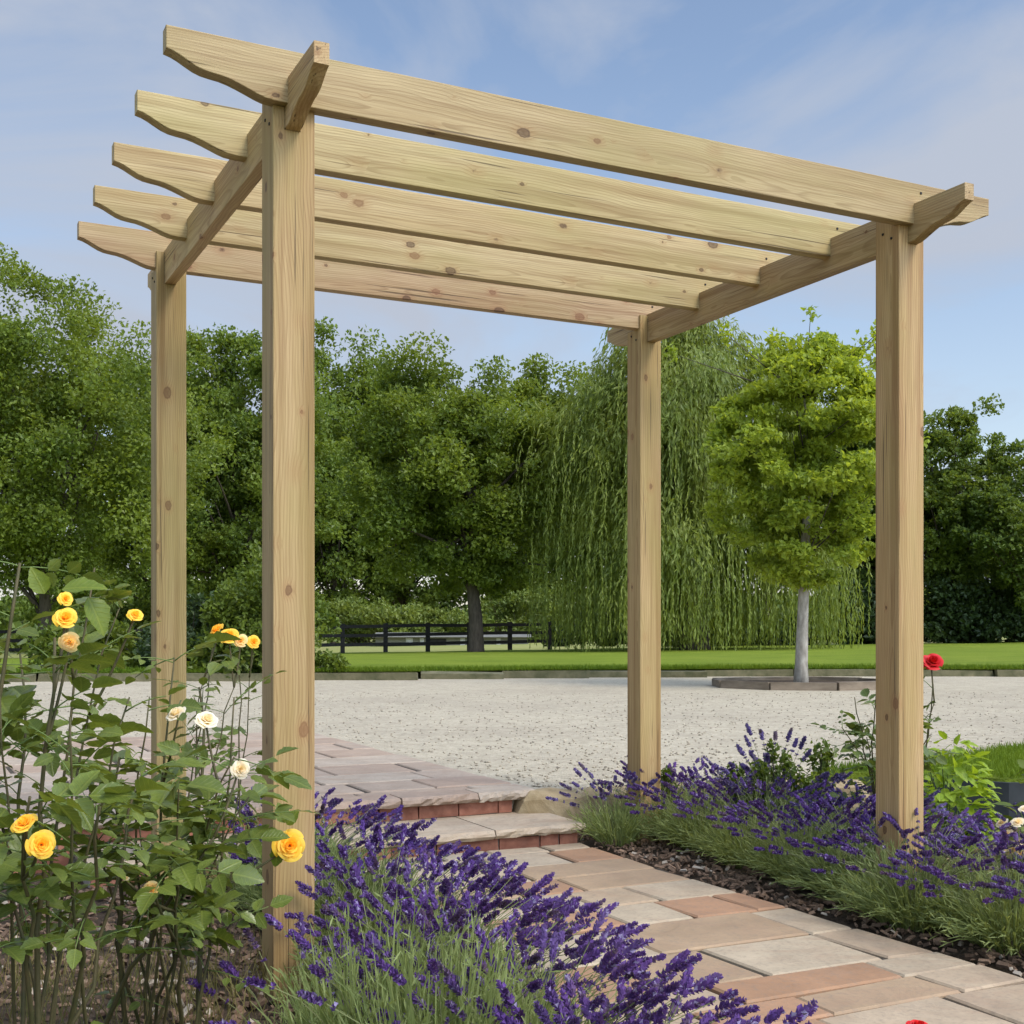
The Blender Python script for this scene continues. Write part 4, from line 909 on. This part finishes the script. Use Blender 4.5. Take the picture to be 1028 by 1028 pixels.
# left front bushes
def canes(base, tips, rng, spread=.07, r=(.004, .0075)):
    return [((rng.normal(0, spread), rng.normal(0, spread)), t, rng.uniform(*r)) for t in tips]
b1 = (X(40, 2.35), 2.35)
tips1 = [wp(px, py, d) for px, py, d in [(20, 565, 2.3), (95, 570, 2.4), (55, 640, 2.2), (120, 610, 2.5), (0, 700, 2.2), (70, 720, 2.1), (130, 700, 2.3), (-40, 620, 2.4), (30, 800, 2.0), (100, 810, 2.1), (-20, 860, 2.1), (140, 780, 2.45), (20, 655, 2.6)]]
rose_bush('tall yellow rose bush at the left picture edge in front of the pergola', b1, canes(b1, tips1, rng), 185, 41,
    [('y', wp(66, 620, 2.25), .052, (.3, -.8, .5)), ('c', wp(70, 645, 2.22), .05, (.1, -.9, -.3)), ('y', wp(136, 617, 2.45), .04, (.4, -.6, .7)), ('y', wp(24, 826, 1.95), .05, (-.2, -.6, .8)), ('y', wp(42, 848, 1.95), .055, (.5, -.8, .1)), ('y', wp(66, 601, 2.3), .035, (.5, -.6, .3))],
    'rose bushes in the left bed', .055, zmin=.40, extra=[(wp(62, 592, 2.1), (.9, 0, .15), (.1, -.5, .9), .075), (wp(88, 600, 2.12), (.5, 0, -.9), (.6, -.6, .4), .07), (wp(45, 596, 2.1), (-.3, -.2, .7), (.1, -.8, .5), .05)])
b2 = (X(165, 2.75), 2.75)
tips2 = [wp(px, py, d) for px, py, d in [(175, 660, 2.8), (235, 700, 2.75), (150, 700, 2.7), (200, 690, 2.9), (120, 760, 2.6), (235, 760, 2.65), (180, 780, 2.5), (140, 830, 2.5), (250, 800, 2.75), (90, 790, 2.6), (215, 840, 2.6), (170, 870, 2.45)]]
rose_bush('leafy white rose bush left of the front left post', b2, canes(b2, tips2, rng), 160, 42,
    [('w', wp(176, 716, 2.7), .065, (-.4, -.5, .8)), ('w', wp(208, 722, 2.68), .07, (.3, -.5, .7)), ('w', wp(242, 772, 2.65), .06, (.5, -.7, .1)), ('b', wp(127, 882, 2.4), .035, (0, -.4, 1)), ('c', wp(152, 893, 2.4), .045, (.1, -.8, -.2)), ('y', wp(291, 849, 2.9), .092, (.28, -.92, .22))],
    'rose bushes in the left bed', .055, zmin=.36, extra=[(wp(286, 826, 2.9), (-.3, 0, .9), (.2, -.9, .3), .05), (wp(288, 828, 2.89), (.6, 0, .8), (-.1, -.9, .3), .045), (wp(280, 838, 2.9), (-.9, 0, .1), (.1, -.6, .7), .05), (wp(280, 850, 2.9), (-.2, 0, -1), (.1, -.9, .2), .05), (wp(262, 842, 2.88), (-.9, 0, .2), (.1, -.5, .8), .055)])
b3 = (X(215, 4.3), 4.3)
tips3 = [wp(px, py, d) for px, py, d in [(215, 640, 4.3), (240, 650, 4.3), (255, 655, 4.3), (205, 680, 4.2), (235, 690, 4.2), (195, 700, 4.4)]]
rose_bush('yellow rose bush with a cluster of blooms between the left posts', b3, canes(b3, tips3, rng, .05, (.003, .005)), 46, 43,
    [('y', wp(217, 632, 4.25), .07, (-.5, -.5, .6)), ('y', wp(230, 638, 4.22), .085, (.1, -.7, .7)), ('c', wp(242, 643, 4.25), .065, (.2, -.8, .4)), ('y', wp(255, 644, 4.27), .06, (.5, -.7, .4))], 'rose bushes in the left bed', .05, zmin=.55)
# red roses
b4 = (*G(893, 872)[:2],)
tips4 = [wp(px, py, 5.1) for px, py in [(935, 672), (858, 700), (880, 690), (845, 730), (925, 720), (910, 705), (938, 705), (870, 740)]]
rose_bush('red rose bush behind the front right post', b4, [((rng.normal(0, .03), rng.normal(0, .03)), t, .005) for t in tips4], 120, 44, [('r', wp(936, 664, 5.1), .115, (-.1, -.7, .7))], None, .045, zmin=.25)
b5 = (X(930, 1.95), 1.98)
rose_bush('low red rose by the path at the bottom right', b5, [((0, 0), wp(925, 1032, 1.95), .003), ((.02, .02), wp(940, 1090, 1.95), .003)], 5, 45, [('r', wp(922, 1031, 1.95), .05, (0, -.3, 1))], None, .03, zmin=.05, leafspread=.5)
# bright big-leaved plant
def leafy_plant(name, label, cat, base, rx, h, n, L, mat, seed, wr=.6):
    rng = np.random.default_rng(seed); T = thing(name, label, cat, (base[0], base[1], base[2]))
    d_ = unit(rng.normal(0, 1, (n, 3))); d_[:, 2] = np.abs(d_[:, 2]); r = rng.random((n, 1)) ** .35
    P = d_ * r * np.array([rx, rx, h * .95]) + np.array([0, 0, .04 * h])
    D = unit(d_ * np.array([1, 1, .25]) + rng.normal(0, .35, (n, 3)) + np.array([0, 0, -.15])); N = unit(np.array([0, 0, 1.]) + d_ * .6 + rng.normal(0, .3, (n, 3)))
    LL = L * rng.uniform(.6, 1.25, n); blade_mesh('leaves', ovate(P, D, N, LL, LL * wr, rng, .2), mat, T)
    mb = MB()
    for i in range(0, n, max(1, n // 26)): mb.tube(arc([rng.normal(0, .02), rng.normal(0, .02), -.02], P[i], (0, 0, .03), 5), np.linspace(.005, .002, 5), 5)
    mb.build('stems', M_greenstem, T, True); return T
g = G(950, 850); leafy_plant('leafy_plant', 'bright yellow green broad leaved plant right of the front right post', 'plant', (g[0], g[1], 0), 0.23, .52, 520, .07, M_bigleaf, 51)
p = W(1040, 735, 4.6); g = (p[0] + .06, 4.6)
T = leafy_plant('leafy_plant', 'tall leafy plant just reaching in at the right picture edge', 'plant', (g[0], g[1], 0), .16, .60, 130, .08, M_shrub, 52)
# white-flowered plant at the right edge
g = W(1032, 850, 4.5)
T = leafy_plant('white_flowers', 'plant with small white flowers at the right picture edge behind the lavender', 'flowers', (g[0], 4.5, 0), .17, .36, 160, .05, M_rose_leaf, 53)
rng = np.random.default_rng(54)
for i in range(26):
    dd = unit(rng.normal(0, 1, 3)); dd[2] = abs(dd[2]); dd[1] = -abs(dd[1]) * .8; q = dd * (.17, .17, .33) * rng.uniform(.85, 1.1) + np.array([0, 0, .06])
    bloom('bloom', M_white, T, q, .022, 700 + i, tuple(dd), 1.2)
# upright young shrubs behind the lavender
for i, (px, py, hpx, dd, lab) in enumerate([(785, 822, 70, 5.6, 'upright green shrub behind the lavender row in the middle of the right bed'), (822, 818, 55, 5.7, 'small upright shrub left of the red rose bush'), (745, 815, 40, 5.9, 'small green shrub behind the lavender left of the upright shrubs'), (655, 822, 62, 6.1, 'little green bush behind the rear right post')]):
    z = .0; h = EYE + (HY - (py - hpx)) / F * dd
    bush('young_shrub', lab, 'shrub', X(px, dd), dd, 0, .15 if i != 3 else .13, .13, h * 1.12, 2200, .026, M_shrub, 760 + i, 26, 'young shrubs in the right bed', .8)
p = W(778, 800, 5.5); lavender('tall thin lavender with dark spikes standing above the right lavender row', p[0], p[1], 381, .18, .34, .52, 160, 26, (0, .02), None, True, 'tall_lavender', .009)
p = W(615, 800, 6.0); lavender('thin lavender leaning over the gravel edge left of the rear right post', p[0], p[1] - .2, 382, .22, .24, .32, 220, 22, (-.05, .02), None, True, 'lavender_plant', .008)
# lawn strip and edging at the right
strip = [(1.62, 6.70), (2.1, 6.62), (2.55, 6.38), (4.0, 6.18), (9, 5.95), (9, 9.2), (4.6, 8.75), (3.2, 7.95), (2.6, 7.35), (2.05, 6.98)]
mb = MB(); k = len(strip); mb.add([(x, y, ZG + .035) for x, y in strip] + [(x, y, ZG - .05) for x, y in strip], [tuple(range(k))] + [(i, k + i, k + (i + 1) % k, (i + 1) % k) for i in range(k)])
tag(mb.build('lawn_strip', M_lawn), kind='structure')
def inpoly(x, y, poly):
    ins = np.zeros(len(x), bool); k = len(poly)
    for i in range(k):
        (xa, ya), (xb, yb) = poly[i], poly[(i + 1) % k]
        c = ((ya > y) != (yb > y)) & (x < (xb - xa) * (y - ya) / (yb - ya + 1e-12) + xa); ins ^= c
    return ins
rng = np.random.default_rng(55); n = 60000; x = rng.uniform(1.5, 5.5, n); y = rng.uniform(6.0, 9.0, n); ok = inpoly(x, y, strip); x, y = x[ok], y[ok]; n = len(x)
P = np.stack([x, y, np.full(n, ZG + .03)], 1); D = np.stack([rng.normal(0, .4, n), rng.normal(0, .4, n), np.ones(n)], 1); L = rng.uniform(.03, .075, n)
v, f = leaf_quads(P, D, rng.normal(0, 1, (n, 3)), L, np.full(n, .006)); tag(mesh('strip_grass', v, f, M_grassblade), 'short bright grass growing on the lawn strip', 'grass', kind='stuff')
ed = thing('edging_board', 'dark edging board along the lawn strip at the right', 'edging', (0, 0, 0))
mb = MB(); ep = [(2.1, 6.58), (2.55, 6.34), (4.0, 6.14), (9, 5.9)]
for (xa, ya), (xb, yb) in zip(ep[:-1], ep[1:]):
    mb.add([(xa, ya, -.05), (xb, yb, -.05), (xb, yb + .03, -.05), (xa, ya + .03, -.05), (xa, ya, ZG + .02), (xb, yb, ZG + .02), (xb, yb + .03, ZG + .02), (xa, ya + .03, ZG + .02)], [(0, 3, 2, 1), (4, 5, 6, 7), (0, 1, 5, 4), (1, 2, 6, 5), (2, 3, 7, 6), (3, 0, 4, 7)])
mb.build('board', M_edging, ed)

# ------------------------------------------------------------------ loose stuff
def chips(name, n, region, mat, seed, lo, hi, label, zf=.006):
    rng = np.random.default_rng(seed); x = rng.uniform(region[0], region[1], n); y = rng.uniform(region[2], region[3], n)
    U_ = (x - PA[0]) * eu[0] + (y - PA[1]) * eu[1]; V_ = (x - PA[0]) * ev[0] + (y - PA[1]) * ev[1]
    edge = .035 * np.maximum(0, 1 - V_) ** 1.2 * .8
    ok = ~((U_ > .47 + edge + rng.normal(0, .012, n)) & (U_ < 1.955 + edge + rng.normal(0, .018, n))) & ~((V_ > 1.70) & (U_ < 1.95)) & (y < 6.5)
    x, y = x[ok], y[ok]; n = len(x)
    yaw = rng.uniform(0, 6.283, n); pit = rng.normal(0, .35, n); rol = rng.normal(0, .4, n)
    D = np.stack([np.cos(yaw) * np.cos(pit), np.sin(yaw) * np.cos(pit), np.sin(pit)], 1); N = unit(np.stack([rol * -np.sin(yaw), rol * np.cos(yaw), np.ones(n)], 1)); B = unit(np.cross(D, N)); N = np.cross(B, D)
    L = rng.uniform(lo, hi, n)[:, None]; Wd = L * rng.uniform(.22, .55, (n, 1)); Tk = rng.uniform(.002, .006, (n, 1)); c = np.stack([x, y, zf + rng.uniform(0, .014, n)], 1)
    V = np.stack([c + a * D * L * .5 * s_ + b_ * B * Wd * .5 * s_ + t * N * Tk for t, s_ in ((-1, 1), (1, .85)) for a, b_ in ((-1, -1), (1, -.7), (1, .8), (-1, 1))], 1).reshape(-1, 3)
    fq = np.array([(0, 3, 2, 1), (4, 5, 6, 7), (0, 1, 5, 4), (1, 2, 6, 5), (2, 3, 7, 6), (3, 0, 4, 7)]); Fq = (np.arange(n)[:, None, None] * 8 + fq[None]).reshape(-1, 4)
    tag(mesh(name, V, Fq, mat), label, 'mulch', kind='stuff')
chips('bark_mulch', 26000, (-2.6, 4.2, 2.2, 6.5), M_chip, 56, .012, .045, 'dark bark chips spread over the planting beds')
chips('pale_mulch', 1700, (-2.6, 4.2, 2.2, 6.5), M_palechip, 57, .012, .05, 'scattered pale wood chips lying on the dark mulch', .012)
# loose stones on the gravel
rng = np.random.default_rng(58); n = 9000; y = 6.3 + 9 * rng.random(n) ** 1.8; x = rng.uniform(-.62, .62, n) * y
U_ = (x - PA[0]) * eu[0] + (y - PA[1]) * eu[1]; V_ = (x - PA[0]) * ev[0] + (y - PA[1]) * ev[1]
ok = ~((U_ < 2.0) & (V_ < 6.0)) & ~inpoly(x, y, strip) & (V_ > 2.25); x, y = x[ok], y[ok]; n = len(x)
oc = np.array([[1, 0, 0], [-1, 0, 0], [0, 1, 0], [0, -1, 0], [0, 0, 1], [0, 0, -1]], float); ft = np.array([(0, 2, 4), (2, 1, 4), (1, 3, 4), (3, 0, 4), (2, 0, 5), (1, 2, 5), (3, 1, 5), (0, 3, 5)])
r = rng.uniform(.004, .011, (n, 1, 1)); V = oc[None] * r * rng.uniform(.6, 1.3, (n, 6, 1)) * np.array([1.2, 1, .7]) + np.stack([x, y, np.full(n, ZG + .004)], 1)[:, None]
tag(mesh('gravel_stones', V.reshape(-1, 3), (np.arange(n)[:, None, None] * 6 + ft[None]).reshape(-1, 3), M_pebble), 'loose pale stones lying on the gravel yard', 'gravel', kind='stuff')
# thin grasses and weeds among the rose stems
rng = np.random.default_rng(59); n = 900; x = np.concatenate([rng.uniform(-1.5, -.62, n)]); y = rng.uniform(2.3, 3.6, n)
P = np.stack([x, y, np.zeros(n)], 1); D = np.stack([rng.normal(0, .4, n), rng.normal(0, .4, n), np.ones(n)], 1); L = rng.uniform(.06, .26, n)
v, f = leaf_quads(P, D, rng.normal(0, 1, (n, 3)), L, np.full(n, .0035)); tag(mesh('weedy_grass', v, f, M_drygrass), 'thin straggly grass among the rose stems', 'grass', kind='stuff')

rng = np.random.default_rng(91); n = 26000; x = rng.uniform(-9, 10, n); y0 = 19.2 + 0.9 * np.clip((x + 3) / 6, -1, 1) + .25 * np.sin(x * .35); y = y0 + rng.uniform(-.05, .5, n)
P = np.stack([x, y, hill(x, y) + .005], 1); D = np.stack([rng.normal(0, .5, n), rng.normal(-.35, .4, n), np.ones(n)], 1); L = rng.uniform(.04, .12, n)
v, f = leaf_quads(P, D, rng.normal(0, 1, (n, 3)), L, np.full(n, .012)); tag(mesh('lawn_fringe', v, f, M_grassblade), 'longer grass along the front edge of the lawn above the kerb', 'grass', kind='stuff')
